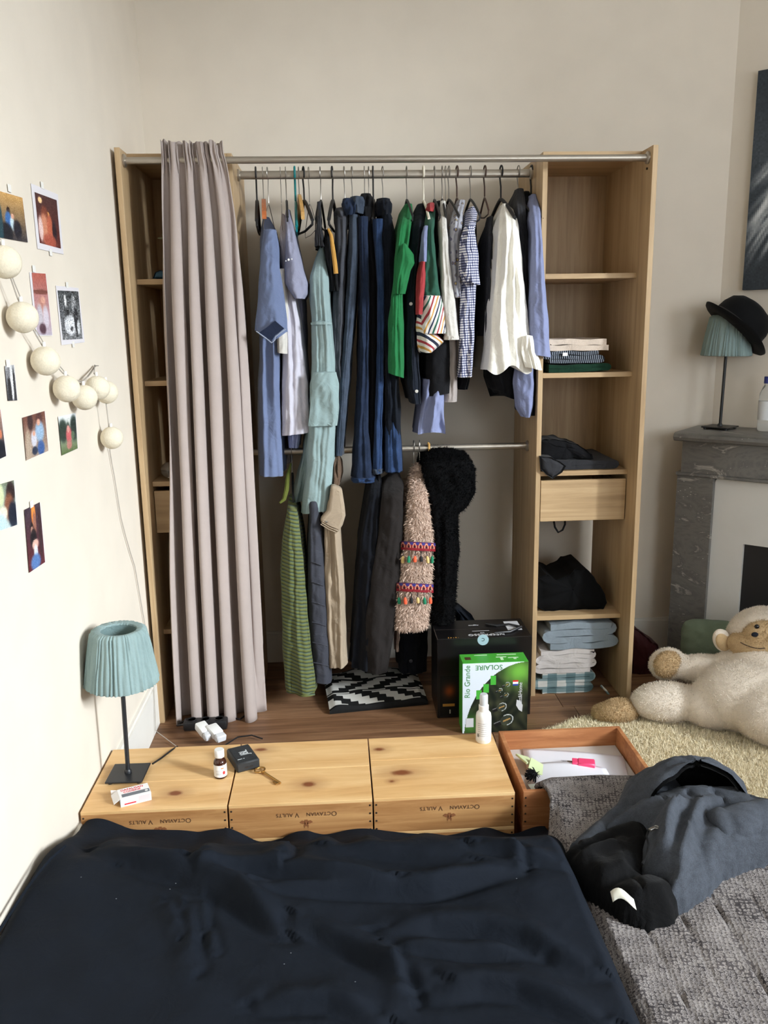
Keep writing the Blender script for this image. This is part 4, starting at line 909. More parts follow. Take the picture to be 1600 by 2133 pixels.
# ================================================================== wine crates used as a bedside shelf
K_ = [((.11, .10, .20, .012, 1.2), (.235, .075, .20, .010, 1.5), (.16, .05, .20, .006, 1.4)), ((.21, .09, .102, .011, 1.5), (.06, .30, .102, .008, 2.0)), ((.085, .13, .102, .012, 2.0), (.055, .085, .102, .005, 1.2), (.03, .27, .102, .008, 1.6))]
CW, CD, CH = .384, .340, .102
PINE = [wood('pine_lid_%d' % i, rgb(228, 190, 136), rgb(214, 170, 114), (1.1, 9, 9), .42, dark=rgb(194, 146, 92), knots=[(a, b, CH, r*1.45, s) for (a, b, c, r, s) in K_[i]], spec=.4) for i in range(3)]
PINEF = [wood('pine_front_%d' % i, rgb(196, 150, 98), rgb(166, 118, 72), (1.2, 12, 15), .5, dark=rgb(140, 96, 58)) for i in range(3)]
M_STAMP = plain('burnt_stamp', rgb(92, 62, 38), .7); M_STAMP2 = plain('burnt_crest', rgb(136, 84, 48), .7); M_NAIL = plain('nail_hole', rgb(36, 26, 20), .6)
Y0, Y1 = -.925, -.585
def crate(x0, z0, i, label, lidded=True, stamp=True, group='wine crates along the bed', wm=None, cd=CD, yb=None):
    x1 = x0+CW; z1 = z0+CH; yb = Y1 if yb is None else yb
    t = thing('wine_crate', label, 'crate', (x0, Y0, z0), group); f = PINEF[i] if wm is None else wm; lm = PINE[i] if wm is None else wm
    wt = .012
    MB().box(x0, x1, Y0, Y0+wt, z0, z1-(.009 if lidded else 0), .0008).build('front_board', f, t, smooth=False)
    MB().box(x0, x1, yb-wt, yb, z0, z1-(.009 if lidded else 0), .0008).build('back_board', f, t, smooth=False)
    for xa_ in (x0, x1-wt): MB().box(xa_, xa_+wt, Y0+wt, yb-wt, z0, z1-(.009 if lidded else 0), .0008).build('side_board', f, t, smooth=False)
    MB().box(x0+wt, x1-wt, Y0+wt, yb-wt, z0, z0+.008).build('bottom_board', f, t, smooth=False)
    if lidded:
        sp = (.42, .52, .60)[i]
        MB().box(x0, x1, Y0, Y0+(yb-Y0)*sp-.0006, z1-.009, z1, .0008).build('lid_board', lm, t, smooth=False)
        MB().box(x0, x1, Y0+(yb-Y0)*sp+.0006, yb, z1-.009, z1, .0008).build('lid_board', lm, t, smooth=False)
    for xa_ in (x0+.0065, x1-.0065):
        for k in range(4):
            MB().lathe([(.0027, 0), (.0027, .0006), (0, .0007)], frame((xa_, Y0-.0001, z0+.012+k*.024), (1, 0, 0), (0, 0, 1)), 10).build('nail', M_NAIL, t)
    if stamp:
        Mx = frame((x0+.205, Y0-.0003, z1-.036), (-1, 0, 0), (0, 0, -1))
        text('O', .0195, Mx @ Matrix.Translation((-.0755, .001, 0)), M_STAMP, t); text('CTAVIAN', .0150, Mx @ Matrix.Translation((-.034, 0, 0)), M_STAMP, t, spacing=1.05)
        text('V', .0195, Mx @ Matrix.Translation((.0240, .001, 0)), M_STAMP, t); text('AULTS', .0150, Mx @ Matrix.Translation((.0575, 0, 0)), M_STAMP, t, spacing=1.05)
        em = MB()
        for pts in ([(-.012, .006), (-.004, .008), (-.002, .018), (-.010, .016), (-.018, .012)], [(.012, .006), (.004, .008), (.002, .018), (.010, .016), (.018, .012)], [(-.004, .004), (.004, .004), (.005, .020), (0, .024), (-.005, .020)], [(-.007, .020), (-.002, .021), (-.005, .029)], [(.007, .020), (.002, .021), (.005, .029)]):
            em.poly([Mx @ Vector((a, .012+b, 0)) for a, b in pts], Mx.to_3x3() @ Vector((0, 0, .0004)))
        em.build('crest', M_STAMP2, t, smooth=False)
    return t
CX = [-.008, .3805, .7685]
crate(CX[0], .103, 0, 'pine wine crate with lamp and medicine on its lid')
crate(CX[1], .103, 1, 'pine wine crate carrying the brass key')
crate(CX[2], .103, 2, 'pine wine crate with the white spray bottle standing on it')
for i, w_ in enumerate(('lamp', 'brass key', 'spray bottle')): crate(CX[i], 0, (i+1) % 3, 'lower wine crate beneath the stamped crate with the '+w_, stamp=False, group='lower wine crates')
CEDAR = wood('cedar_board', rgb(196, 138, 92), rgb(166, 108, 68), (1.5, 12, 14), .5, dark=rgb(140, 88, 54))
OX = 1.176
oc = crate(OX, .103, 0, 'open cedar crate holding papers', lidded=False, stamp=False, wm=CEDAR, yb=-.572)
crate(OX, 0, 0, 'lower cedar crate under the open one', stamp=False, wm=CEDAR, yb=-.572, group='lower wine crates')
TOPZ = .205
# --- contents of the open crate
PZ = .112
pf = MB(); 
M_PAPER = plain('white_paper', rgb(228, 228, 236), .6); M_PRINTG = plain('grey_print', rgb(150, 150, 160), .7)
def sheet(name, corners_px, z, label, cat, mat=M_PAPER, th=.0015, lift=0.0):
    Q = [hz(a, b, z) for a, b in corners_px]
    Q = [np.array([min(max(q[0], OX+.014), OX+CW-.014), min(max(q[1], Y0+.014), -.586), q[2]]) for q in Q]
    n = 12; P = [[((Q[3]*(1-u)+Q[2]*u)*(1-v)+(Q[0]*(1-u)+Q[1]*u)*v)+np.array([0, 0, lift*math.sin(u*PI)*v]) for u in np.linspace(0, 1, n)] for v in np.linspace(0, 1, n)]
    o = MB().grid(np.array(P)).build(name, mat, None, smooth=True, label=label, cat=cat); m = o.modifiers.new('s', 'SOLIDIFY'); m.thickness = th; m.offset = 1
    return o, Q
MB().box(OX+.014, OX+CW-.014, Y0+.016, -.588, PZ, .150, .004).build('paper_stack', plain('stacked_paper', rgb(196, 190, 184), .8), None, smooth=False, label='stack of papers filling the open cedar crate', cat='papers')
s1, Q = sheet('letter', [(1088, 1560), (1298, 1576), (1310, 1622), (1100, 1610)], .153, 'white letter sheet under the pink adapter', 'paper', lift=.004)
ML = frame(Vector(Q[0]*.34+Q[3]*.16+Q[1]*.34+Q[2]*.16)+Vector((-.03, -.012, .006)), Vector(Q[0]-Q[1]), (0, -1, 0))
for k, wd_ in enumerate((.07, .05)): text('l'*26, .004, ML @ Matrix.Translation((0, .007*k, 0)), M_PRINTG, s1, sx=wd_/.05*.8)
sheet('envelope', [(1112, 1590), (1262, 1600), (1290, 1650), (1105, 1645)], .163, 'crumpled white tissue between letter and quilt', 'paper', lift=.012)
M_TAGG = plain('pale_green_card', rgb(196, 208, 160), .7)
for k, (cp_, rz_) in enumerate((((1098, 1584), .35), ((1118, 1598), -.35))):
    c = hz(*cp_, .172); Mx = Matrix.Translation(c) @ Matrix.Rotation(rz_, 4, 'Z') @ Matrix.Rotation(.45, 4, 'Y')
    MB().box(-.024, .024, -.030, .030, -.003, .003, .0008, Mx).build('swing_tag', M_TAGG, None, smooth=False, label=('pale green card tag leaning on the crate side', 'pale green card tag behind the black tassel')[k], cat='tag')
c = hz(1120, 1638, .170); MB().box(-.024, .024, -.014, .014, -.001, .001, 0, Matrix.Translation(c) @ Matrix.Rotation(.1, 4, 'Z')).build('receipt', plain('receipt_paper', rgb(218, 228, 216), .7), None, smooth=False, label='small printed receipt in the corner of the open crate', cat='paper')
ts = MB(); c = hz(1108, 1611, .19)
for k in range(170):
    d = Vector((random.gauss(-.4, .5), random.gauss(-.1, .5), random.gauss(.1, .35))).normalized()*(.014+.010*random.random()); p0 = Vector(c)+Vector((.012, -.004, 0))
    ts.tube([p0, p0+d*.5+Vector((-.006, 0, 0)), p0+d+Vector((-.012, 0, -.004))], .0011, 4)
ts.build('tassel', F['black'], None, label='black yarn tassel lying in the open crate', cat='tassel')
# pink usb adapter
c = hz(1212, 1590, .172); ax = Vector(hz(1240, 1590, .168)-hz(1190, 1586, .168)).normalized(); Mx = frame(c, ax, (-ax.y, ax.x, 0))
us = thing('usb_adapter', 'bright pink usb adapter lying on the letter', 'adapter', c); M_PINK = plain('pink_plastic', rgb(244, 74, 122), .35)
MB().box(-.012, .038, -.017, .017, -.009, .009, .003, Mx).build('body', M_PINK, us); MB().box(-.028, -.012, -.014, .014, -.008, .008, .001, Mx).build('collar', M_PINK, us)
MB().box(-.042, -.028, -.006, .006, -.0025, .0025, .0004, Mx).build('plug', M_HWIRE, us)

# ================================================================== things on the crates
M_SHADE = fabric('sage_pleated_shade', rgb(136, 156, 155), .10, 700, .3, wrinkle=.15); M_LBLK = plain('black_lacquer', rgb(30, 32, 36), .4)
def table_lamp(name, label, base, rot, lean, hpole, shade_z0, shade_z1, r0, r1, hs=.052):
    t = thing(name, label, 'lamp', base); bx, by, bz = base
    Mb = Matrix.Translation(base) @ Matrix.Rotation(rot, 4, 'Z')
    MB().box(-hs, hs, -hs, hs, .006, .011, .0015, Mb).build('base', M_LBLK, t, smooth=False)
    for (a, b) in ((-1, -1), (1, -1), (1, 1), (-1, 1)): MB().lathe([(.006, 0), (.006, .006)], Mb @ Matrix.Translation((a*(hs-.012), b*(hs-.012), 0)), 10).build('foot', M_LBLK, t)
    top = Vector((bx+lean[0], by+lean[1], bz+hpole)); b0 = Vector((bx, by, bz+.010))
    MB().tube([b0, b0.lerp(top, .5), top], .0062, 14).build('pole', M_LBLK, t)
    MB().lathe([(.010, 0), (.010, .008), (.007, .012)], Matrix.Translation(b0), 16).build('collar', M_LBLK, t)
    ax = (top-b0).normalized(); Ms = frame(b0.lerp(top, (shade_z0-.010)/(hpole-.010)), Vector((1, 0, -ax.x/ax.z)), Vector((0, 1, -ax.y/ax.z)))
    hh = shade_z1-shade_z0; n = 240
    def pleat(r, z, th, i):
        tw_ = th+.10*nz(th*2, 0, 5)+z*1.2*nz(math.cos(th)*2, math.sin(th)*2, 1)
        a = .040 if r > r1*.75 else .014
        return r*(1+a*nz(math.cos(tw_)*14, math.sin(tw_)*14, z*5)+.6*a*math.sin(tw_*46+4*nz(math.cos(th)*5, math.sin(th)*5, z*8)))
    prof = [(r0-.004, 0), (r0, .001), (r0+.001, .006)]+[(r0+(r1-r0)*(k/10)**1.15, .006+(hh-.014)*k/10) for k in range(1, 11)]+[(r1-.008, hh-.002), (r1*.86, hh), (r1*.66, hh-.003), (r1*.63, hh-.010), (r1*.63, hh-.03)]
    so = MB().lathe(prof[:-2]+[(r1*.64, hh-.008)], Ms, n, pleat); so.f = so.f[:-2]; so.build('shade', M_SHADE, t, smooth=60)
    inner = MB(); inner.lathe([(r1*.64, hh-.006), (r0-.008, .004)], Ms, 64); inner.f = inner.f[:-2]; inner.build('shade_lining', fabric('shade_lining', rgb(112, 134, 134), .06), t)
    return t
lb = np.array([.0755, -.745, TOPZ])
shade_strip = None
table_lamp('table_lamp', 'sage pleated table lamp standing on the wine crate', tuple(lb), .12+math.radians(-8), (.008, .0), .41, .286, .445, .098, .074)
cb = MB().tube([(.135, -.70, TOPZ+.010), (.150, -.66, TOPZ+.004), (.172, -.61, TOPZ+.003), (.182, -.575, TOPZ-.004), (.175, -.53, .10), (.165, -.46, .03), (.20, -.36, .012), (.27, -.22, .012), (.31, -.16, .012), (.36, -.15, .012), (.40, -.18, .012)], .0028, 7)
cb.build('lamp_cable', M_BLACKP, None, label='black lamp cable running over the crate to the floor', cat='cable')
# medicine carton
mc = thing('medicine_box', 'open red and white medicine carton lying on its side on the crate', 'box', hz(280, 1676, TOPZ))
q0, q1 = hz(252, 1682, TOPZ), hz(316, 1666, TOPZ); ex = Vector(q1-q0); Lx = ex.length; ex.normalize(); ey = Vector((-ex.y, ex.x, 0)); Mx = frame(q0, ex, ey)
M_CARD = plain('white_carton', rgb(240, 238, 238), .5); M_RED = plain('carton_red', rgb(206, 36, 52), .5); M_PINKC = plain('carton_pink', rgb(236, 196, 200), .5); M_GREYC = plain('carton_grey', rgb(112, 116, 124), .5)
BH, BD = .024, .052
sh = MB(); sh.box(0, Lx, 0, .0008, 0, BH, 0, Mx).box(0, Lx, BD-.0008, BD, 0, BH, 0, Mx).box(0, Lx, .0008, BD-.0008, BH-.0008, BH, 0, Mx).box(0, Lx, .0008, BD-.0008, 0, .0008, 0, Mx).box(Lx-.0008, Lx, .0008, BD-.0008, .0008, BH-.0008, 0, Mx)
sh.build('carton', M_CARD, mc, smooth=False)
MB().box(-.020, 0, .001, BD-.001, -.0004, .0004, 0, Mx @ Matrix.Translation((0, 0, BH-.001)) @ Matrix.Rotation(-.55, 4, 'Y')).build('flap', M_CARD, mc, smooth=False)
MB().box(-.018, 0, -.0004, .0004, .001, BH-.001, 0, Mx @ Matrix.Translation((0, BD, 0)) @ Matrix.Rotation(-.5, 4, 'Z')).build('flap', M_CARD, mc, smooth=False)
T_ = Mx @ Matrix.Translation((0, 0, BH+.0002)); Fm = Mx @ Matrix.Translation((0, -.0002, 0)) @ Matrix.Rotation(PI/2, 4, 'X')
text('DAFALGAN', .0125, T_ @ Matrix.Translation((Lx*.46, BD*.80, 0)), M_RED, mc, sx=.92); text('CODEINE', .0115, T_ @ Matrix.Translation((Lx*.44, BD*.58, 0)), M_RED, mc, sx=.92)
MB().box(Lx*.08, Lx*.98, BD*.12, BD*.42, 0, .0003, 0, T_).build('band', M_GREYC, mc, smooth=False)
MB().box(Lx*.12, Lx*.5, BH*.18, BH*.34, 0, .0003, 0, Fm).build('stripe', M_RED, mc, smooth=False)
MB().box(Lx*.58, Lx*.96, BH*.2, BH*.85, 0, .0002, 0, Fm).build('panel', M_PINKC, mc, smooth=False)
MB().lathe([(.004, 0), (.004, .0004), (0, .0005)], T_ @ Matrix.Translation((Lx*.88, BD*.27, .0003)), 16).build('pill_mark', M_WHITEP, mc)
# brown dropper bottle
c = hz(460, 1617, TOPZ); bt = thing('medicine_bottle', 'small brown glass bottle with white cap and label', 'bottle', c); Mx = Matrix.Translation(c)
MB().lathe([(.0165, 0), (.018, .002), (.018, .046), (.016, .052), (.0105, .057), (.0105, .064)], Mx, 28).build('glass', plain('amber_glass', rgb(58, 28, 18), .08, spec=.6), bt)
MB().lathe([(.0132, .062), (.0136, .063), (.0136, .082), (.0125, .084)], Mx, 28, lambda r, z, th, i: r*(1+.012*math.sin(th*28))).build('cap', M_WHITEP, bt)
def lab(U, V):
    C = np.full(U.shape+(3,), 238.0); C[(V > .72) & (V < .8) & (U > .5) & (U < .62)] = (226, 120, 50); C[((U-.62)/.06)**2+((V-.35)/.16)**2 < 1] = (214, 60, 60)
    C[(V < .6) & (V > .2) & (U > .3) & (U < .5) & ((V*18).astype(int) % 2 == 0)] = (190, 190, 196); return C
def LP(u, v): a = -PI*1.05+u*PI*1.25; return (c[0]+.0183*math.cos(a), c[1]+.0183*math.sin(a), c[2]+.006+.036*v)
print_grid('label', LP, lab, bt, nu=60, nv=24)
# spray bottle
c = hz(1007, 1543, TOPZ); sp = thing('spray_bottle', 'white plastic spray bottle with translucent cap', 'bottle', c); Mx = Matrix.Translation(c); c2 = c
MB().lathe([(.021, 0), (.0235, .003), (.0235, .082), (.022, .092), (.016, .099), (.0145, .101)], Mx, 36).build('body', plain('white_bottle', rgb(236, 236, 232), .3, coat=.2), sp)
MB().lathe([(.0150, .100), (.0152, .118), (.0110, .121), (.0100, .130)], Mx, 32).build('pump', M_WHITEP, sp)
MB().lathe([(.0128, .119), (.0126, .150), (.0105, .154), (0, .1545)], Mx, 28).build('cap', plain('frosted_cap', rgb(232, 236, 240), .25, trans=.35), sp)
def lab2(U, V):
    C = np.full(U.shape+(3,), 228.0); r = np.random.default_rng(4)
    ln = ((V*20).astype(int) % 2 == 0) & (V > .15) & (V < .9) & (U > .15) & (U < .85); C[ln] = 198
    C[ln & (np.random.default_rng(1).random(U.shape) > .6)] = 176; C[(V < .3) & (V > .15) & (U < .22) & (U > .12)] = 120; return C
def LP2(u, v): a = -PI*.95+u*PI*.95; return (c2[0]+.0237*math.cos(a), c2[1]+.0237*math.sin(a), c2[2]+.012+.066*v)
print_grid('label', LP2, lab2, sp, nu=60, nv=50)
# small speaker
SZ = .030; tq = [hz(a, b, TOPZ+SZ) for a, b in ((493, 1592), (541, 1580), (531, 1547), (483, 1557))]
ex = Vector(tq[1]-tq[0]); Lx = ex.length; ex.normalize(); ey = Vector(tq[3]-tq[0]); Ly = ey.length; Mx = frame(tuple(tq[0]), ex, ey)
sk = thing('speaker', 'small black cube speaker beside the brown bottle', 'speaker', tuple(tq[0]-np.array([0, 0, SZ])))
MB().box(0, Lx, 0, Ly, -SZ, 0, .004, Mx).build('case', plain('speaker_rubber', rgb(36, 38, 40), .6), sk)
MB().box(.006, Lx-.006, .006, Ly-.006, 0, .0008, .0003, Mx).build('grille', fabric('speaker_mesh', rgb(44, 46, 48), .2, 1500, .6), sk, smooth=False)
text('JBL', .036, Mx @ Matrix.Translation((Lx*.56, Ly*.52, .0010)) @ Matrix.Rotation(PI/2, 4, 'Z'), plain('logo_grey', rgb(196, 200, 202), .4), sk, sx=.62, ext=.0006)
text('!', .030, Mx @ Matrix.Translation((Lx*.30, Ly*.20, .0010)) @ Matrix.Rotation(PI/2, 4, 'Z'), plain('logo_grey2', rgb(196, 200, 202), .4), sk, sx=.62, ext=.0006)
for xx in (.42, .62): MB().box(Lx*xx-.005, Lx*xx+.005, -.0006, .001, -SZ*.66, -SZ*.5, 0, Mx).build('port', M_NAIL, sk, smooth=False)
# brass key
k0, k1 = Vector(hz(545, 1606, TOPZ+.006)), Vector(hz(584, 1631, TOPZ+.004)); M_BRASS = plain('aged_brass', rgb(178, 138, 78), .32, .9)
ky = thing('key', 'old brass key with ring bow lying on the crate', 'key', (k0.x, k0.y, TOPZ)); ax = (k1-k0).normalized(); Mx = frame(k0, ax, (-ax.y, ax.x, 0)); Lk = (k1-k0).length
MB().tube([k0+ax*.004, k1], .0032, 10).build('shaft', M_BRASS, ky)
bw = [Mx @ Vector((-.009+.012*math.cos(a), .0155*math.sin(a), 0)) for a in np.linspace(0, 2*PI, 26)]; MB().tube(bw, .0026, 8, cap=False).build('bow', M_BRASS, ky)
MB().box(Lk*.78, Lk*.98, -.013, -.001, -.0016, .0016, .0005, Mx).build('bit', M_BRASS, ky, smooth=False)
MB().lathe([(.0048, -.003), (.0055, 0), (.0048, .003)], frame(k0+ax*.008, (0, 0, 1), (-ax.y, ax.x, 0)), 14).build('collar', M_BRASS, ky)

# ================================================================== floor behind the crates
def plug(px, py, z, rz, ry, label):
    c = hz(px, py, z); t = thing('wall_plug', label, 'charger', c, 'chargers on the floor'); Mx = Matrix.Translation(c) @ Matrix.Rotation(rz, 4, 'Z') @ Matrix.Rotation(ry, 4, 'Y')
    MB().box(-.045, .012, -.020, .020, -.014, .014, .005, Mx).build('body', M_WHITEP, t); MB().box(.012, .038, -.0185, .0185, -.013, .013, .004, Mx).build('head', plain('plug_white', rgb(214, 216, 220), .4), t)
    return t
plug(428, 1524, .05, -.95, .25, 'longer white phone charger behind the crates'); plug(452, 1528, .05, -.95, .2, 'shorter white phone charger beside the longer one')
ps = thing('power_strip', 'black power strip on the floor by the curtain', 'power strip', hz(440, 1508, 0)); c = hz(440, 1506, .02)
MB().box(c[0]-.10, c[0]+.06, c[1]-.022, c[1]+.022, .001, .036, .006).build('body', M_BLACKP, ps); 
for k in range(3): MB().lathe([(.017, 0), (.017, .003), (.014, .003), (.014, 0)], Matrix.Translation((c[0]-.07+k*.05, c[1], .036)), 18).build('socket', M_BLACKP, ps)
MB().tube([(c[0]-.10, c[1], .018), (c[0]-.13, c[1]+.02, .006), (c[0]-.10, c[1]+.07, .006), (c[0]+.02, c[1]+.09, .006), (c[0]+.10, c[1]+.05, .006), (c[0]+.14, c[1]+.12, .008)], .0035, 7).build('cable', M_BLACKP, ps)
# black and white folded rug on the floor of the wardrobe
def zig(U, V):
    C = np.full(U.shape+(3,), 16.0)
    for k in range(3):
        v = V*3-k; inb = (v > .10) & (v < .90); st = np.floor(v*5)
        q = (U*5.2+(.36*st if k % 2 == 0 else -.36*st)+.7*k) % 1.9
        C[inb & (q < 1.0)] = (196, 194, 188); C[(v > .93) & (v < 1.0) & (((U*5.2+k) % 1.9) < 1.2)] = (190, 188, 182)
    return C
ZR = printed('woven_print', .95)
rug_pts = [(690, 1402), (770, 1378), (905, 1376), (912, 1432), (840, 1452), (735, 1462)]
zr = thing('folded_rug', 'black and white zigzag rug folded on the wardrobe floor', 'rug', (.95, .12, 0))
ra, rb, rc, rd_ = hz(690, 1440, .02), hz(905, 1440, .02), hz(905, 1386, .07), hz(700, 1386, .07)
def RP(u, v):
    x = .640+u*.385; y = .035+.29*v+.05*(u-.4)
    return (x-.03*v, y, .018+.020*sm(v*2.0)+.014*(.5+nz(u*4, v*3, 3))-.012*sm((abs(2*u-1)-.85)*6))
print_grid('woven_top', RP, zig, zr, ZR, nu=110, nv=80)
def RP2(u, v):
    p = RP(u, 0); return (p[0], p[1]-.004*math.sin(v*PI), p[2]*(1-v)+.001)
print_grid('woven_edge', RP2, lambda U, V: np.full(U.shape+(3,), 24.0), zr, ZR, nu=60, nv=4)
MB().box(.66, 1.0, .075, .30, .001, .009, .003).build('underside', F['black'], zr, smooth=False)
# coffee machine carton (black)
zt = .265
fl_, fr_ = hy(911, 1332, -.055), hy(1108, 1322, -.055)
BXx0, BXx1, BY0, BY1, BZ = float(fl_[0]), float(fr_[0]), -.055, .14, float(fl_[2])
bx = thing('carton', 'glossy black coffee machine carton on the floor', 'box', ((BXx0+BXx1)/2, BY0, 0)); M_GBLK = plain('glossy_black_card', rgb(17, 16, 17), .28, spec=.5)
MB().box(BXx0, BXx1, BY0, BY1, .001, BZ, .0015).build('box_body', M_GBLK, bx, smooth=False)
MB().box(BXx0+.001, BXx1-.001, BY0+.0986, BY0+.0996, BZ, BZ+.0004).build('flap_seam', M_NAIL, bx, smooth=False)
M_WT = plain('white_print', rgb(206, 206, 208), .5); M_BRZ = plain('amber_print', rgb(168, 90, 34), .5); M_GLD = plain('gold_print', rgb(190, 140, 66), .5)
TX = frame(((BXx0+BXx1)/2, BY0, BZ+.0003), (-1, 0, 0), (0, -1, 0)); xc = (BXx0+BXx1)/2
text('NESPRESSO', .026, TX @ Matrix.Translation((-.012, -.032, 0)), M_WT, bx, sx=1.05); text('citiz', .010, TX @ Matrix.Translation((0, -.052, 0)), M_WT, bx); text('magimix', .012, TX @ Matrix.Translation((.02, -.135, 0)), M_WT, bx)
MB().box(xc-.035, xc+.03, BY0+.072, BY0+.0735, BZ, BZ+.0005).build('print_line', M_WT, bx, smooth=False)
MB().lathe([(.021, 0), (.021, .0006), (0, .0007)], frame((xc-.006, BY0-.0003, BZ-.008), (1, 0, 0), (0, 0, 1)), 32).build('seal', plain('silver_seal', rgb(150, 176, 184), .3), bx)
text('C', .018, frame((xc-.006, BY0-.0012, BZ-.006), (-1, 0, 0), (0, 0, -1)), M_GBLK, bx)
MB().box(BXx1-.075, BXx1-.02, BY0+.07, BY0+.165, BZ, BZ+.0005).build('shipping_label', M_WT, bx, smooth=False)
text('1 2 ^ 4 5', .012, TX @ Matrix.Translation((.115, -.012, 0)), M_GLD, bx)
def glow(U, V):
    C = np.full(U.shape+(3,), 17.0); d = ((U-.4)/.30)**2+((V-.62)/.2)**2; a = np.exp(-d*1.6)[..., None]
    C = C+a*np.array([120, 46, 8]); C[(np.abs(V-.26) < .035) & (U > .1) & (U < .6)] = (178, 128, 58); C[(np.abs(U-.42) < .02) & (np.abs(V-.1) < .05)] = (180, 176, 166); return C
print_grid('picture', lambda u, v: (BXx0+.01+.09*u, BY0-.0006, .01+.16*v), glow, bx, nu=36, nv=60)
ch = MB().tube([hz(1012, 1299, BZ+.006), hz(1034, 1303, BZ+.006), hz(1060, 1300, BZ+.008), hz(1085, 1306, BZ+.006), hz(1062, 1316, BZ+.005), hz(1030, 1318, BZ+.005)], [.004, .006, .004, .006, .004, .003], 8)
ch.build('charging_cable', M_BLACKP, None, label='black cable coiled on top of the black carton', cat='cable')
# solar light carton (green)
gy = -.185
a0, a1 = hy(964, 1383, gy), hy(1101, 1376, gy); GX0, GX1, GZ = float(a0[0]), float(a1[0]), float((a0[2]+a1[2])/2); GY1 = gy+.085
gx = thing('carton', 'green and white solar light carton standing on the floor', 'box', ((GX0+GX1)/2, gy, 0)); M_GRN = plain('green_card', rgb(70, 168, 52), .35)
MB().box(GX0, GX1, gy, GY1, .001, GZ, .001).build('box_body', M_GRN, gx, smooth=False)
def gbox(U, V):
    r = np.random.default_rng(5); C = np.full(U.shape+(3,), 0.0); nb = np.sin(U*23+3*np.sin(V*9))*np.cos(V*19+2*np.sin(U*13))
    C[..., 0] = 40+18*nb; C[..., 1] = 44+16*nb; C[..., 2] = 32+10*nb
    gmask = np.exp(-(((U-.86)/.25)**2+((V-.86)/.2)**2))[..., None]; C = C*(1-gmask)+np.array([112, 176, 66])*gmask
    gm2 = np.exp(-(((U-.1)/.16)**2+((V-.12)/.16)**2))[..., None]; C = C*(1-gm2*.8)+np.array([76, 140, 50])*gm2*.8
    arc = ((U-1.02)/1.0)**2+((V+.12)/1.12)**2 > 1.0; C[arc] = (214, 222, 230)
    for (cx, cy, rr) in ((.68, .17, .105), (.60, .36, .078), (.66, .53, .045), (.57, .60, .04), (.68, .68, .045)):
        du, dv = (U-cx)*.94+(V-cy)*.34, -(U-cx)*.34+(V-cy)*.94; d = np.sqrt((du/rr)**2+(dv/(rr*.72))**2)
        C[d < 1] = C[d < 1]*.8+np.array([26, 28, 26]); C[(d < 1.03) & (d > .88) & (du > -.2*rr)] = (190, 194, 192); C[(np.abs(dv) < rr*.10) & (np.abs(du) < rr*.55)] = (176, 140, 84)
        C[(np.abs(dv) < rr*.34) & (du < -rr*.9) & (du > -rr*1.9)] = (24, 24, 25); C[(np.abs(dv-rr*.2) < rr*.06) & (du < -rr*.9) & (du > -rr*1.9)] = (120, 120, 120)
    for (cx, cy) in ((.25, .55), (.36, .64), (.47, .75)): C[(np.abs(U-cx) < .042) & (np.abs(V-cy) < .062)] = (72, 172, 60)
    f = (np.abs(U-.81) < .04); C[f & (np.abs(V-.70) < .036)] = (240, 240, 240); C[f & (V > .713) & (V < .737)] = (210, 40, 40); C[f & (V > .664) & (V < .688)] = (40, 60, 150)
    return C
print_grid('front_print', lambda u, v: (GX0+(GX1-GX0)*u, gy-.0007, .002+(GZ-.003)*v), gbox, gx, nu=120, nv=130)
Fg = frame((GX0, gy-.0010, 0), (1, 0, 0), (0, 0, 1)); gw = GX1-GX0; M_GTX = plain('green_print', rgb(58, 130, 60), .5)
text('SOLAIRE', .026, Fg @ Matrix.Translation((gw*.40, GZ*.935, 0)) @ Matrix.Rotation(PI, 4, 'Z'), M_GTX, gx)
text('Rio Grande', .028, Fg @ Matrix.Translation((gw*.075, GZ*.74, 0)) @ Matrix.Rotation(PI/2, 4, 'Z'), M_GTX, gx, sx=.95)
text('Watt&Home', .020, Fg @ Matrix.Translation((gw*.885, GZ*.52, 0)) @ Matrix.Rotation(PI/2, 4, 'Z'), M_WT, gx, sx=.95)
lf = MB(); lf.poly([Fg @ Vector((gw*.84+a, GZ*.38+b, 0)) for a, b in ((.018, -.026), (.020, .0), (.012, .016), (-.002, .022), (-.004, .0), (.006, -.018))], (0, -.0003, 0)); lf.build('logo', M_WT, gx, smooth=False)
TG = frame((GX0, gy, GZ+.0004), (-1, 0, 0), (0, -1, 0)); M_LG = plain('pale_green_print', rgb(206, 232, 196), .5)
for (a, b, w_, h_) in ((.62, .55, .16, .07), (.80, .45, .16, .07), (.72, .8, .30, .06), (.32, .82, .2, .05)): MB().box(GX0+gw*a-gw*w_/2, GX0+gw*a+gw*w_/2, gy+.085*b-.085*h_/2, gy+.085*b+.085*h_/2, GZ, GZ+.0004).build('top_print', M_LG, gx, smooth=False)
for k, xx in enumerate((.62, .82)): text('888'[:3-k], .016, Matrix.Translation((GX0+gw*xx, gy+.03, GZ+.0006)) @ Matrix.Rotation(PI/2, 4, 'Z'), M_LG, gx)
MB().box(GX0+gw*.06, GX0+gw*.15, gy+.03, gy+.055, GZ, GZ+.0005).build('top_picture', plain('bulb_picture', rgb(70, 50, 30), .5), gx, smooth=False)
MB().box(gw*.05, gw*.17, .025, .060, 0, .0004, 0, Fg).build('code_label', M_WT, gx, smooth=False)

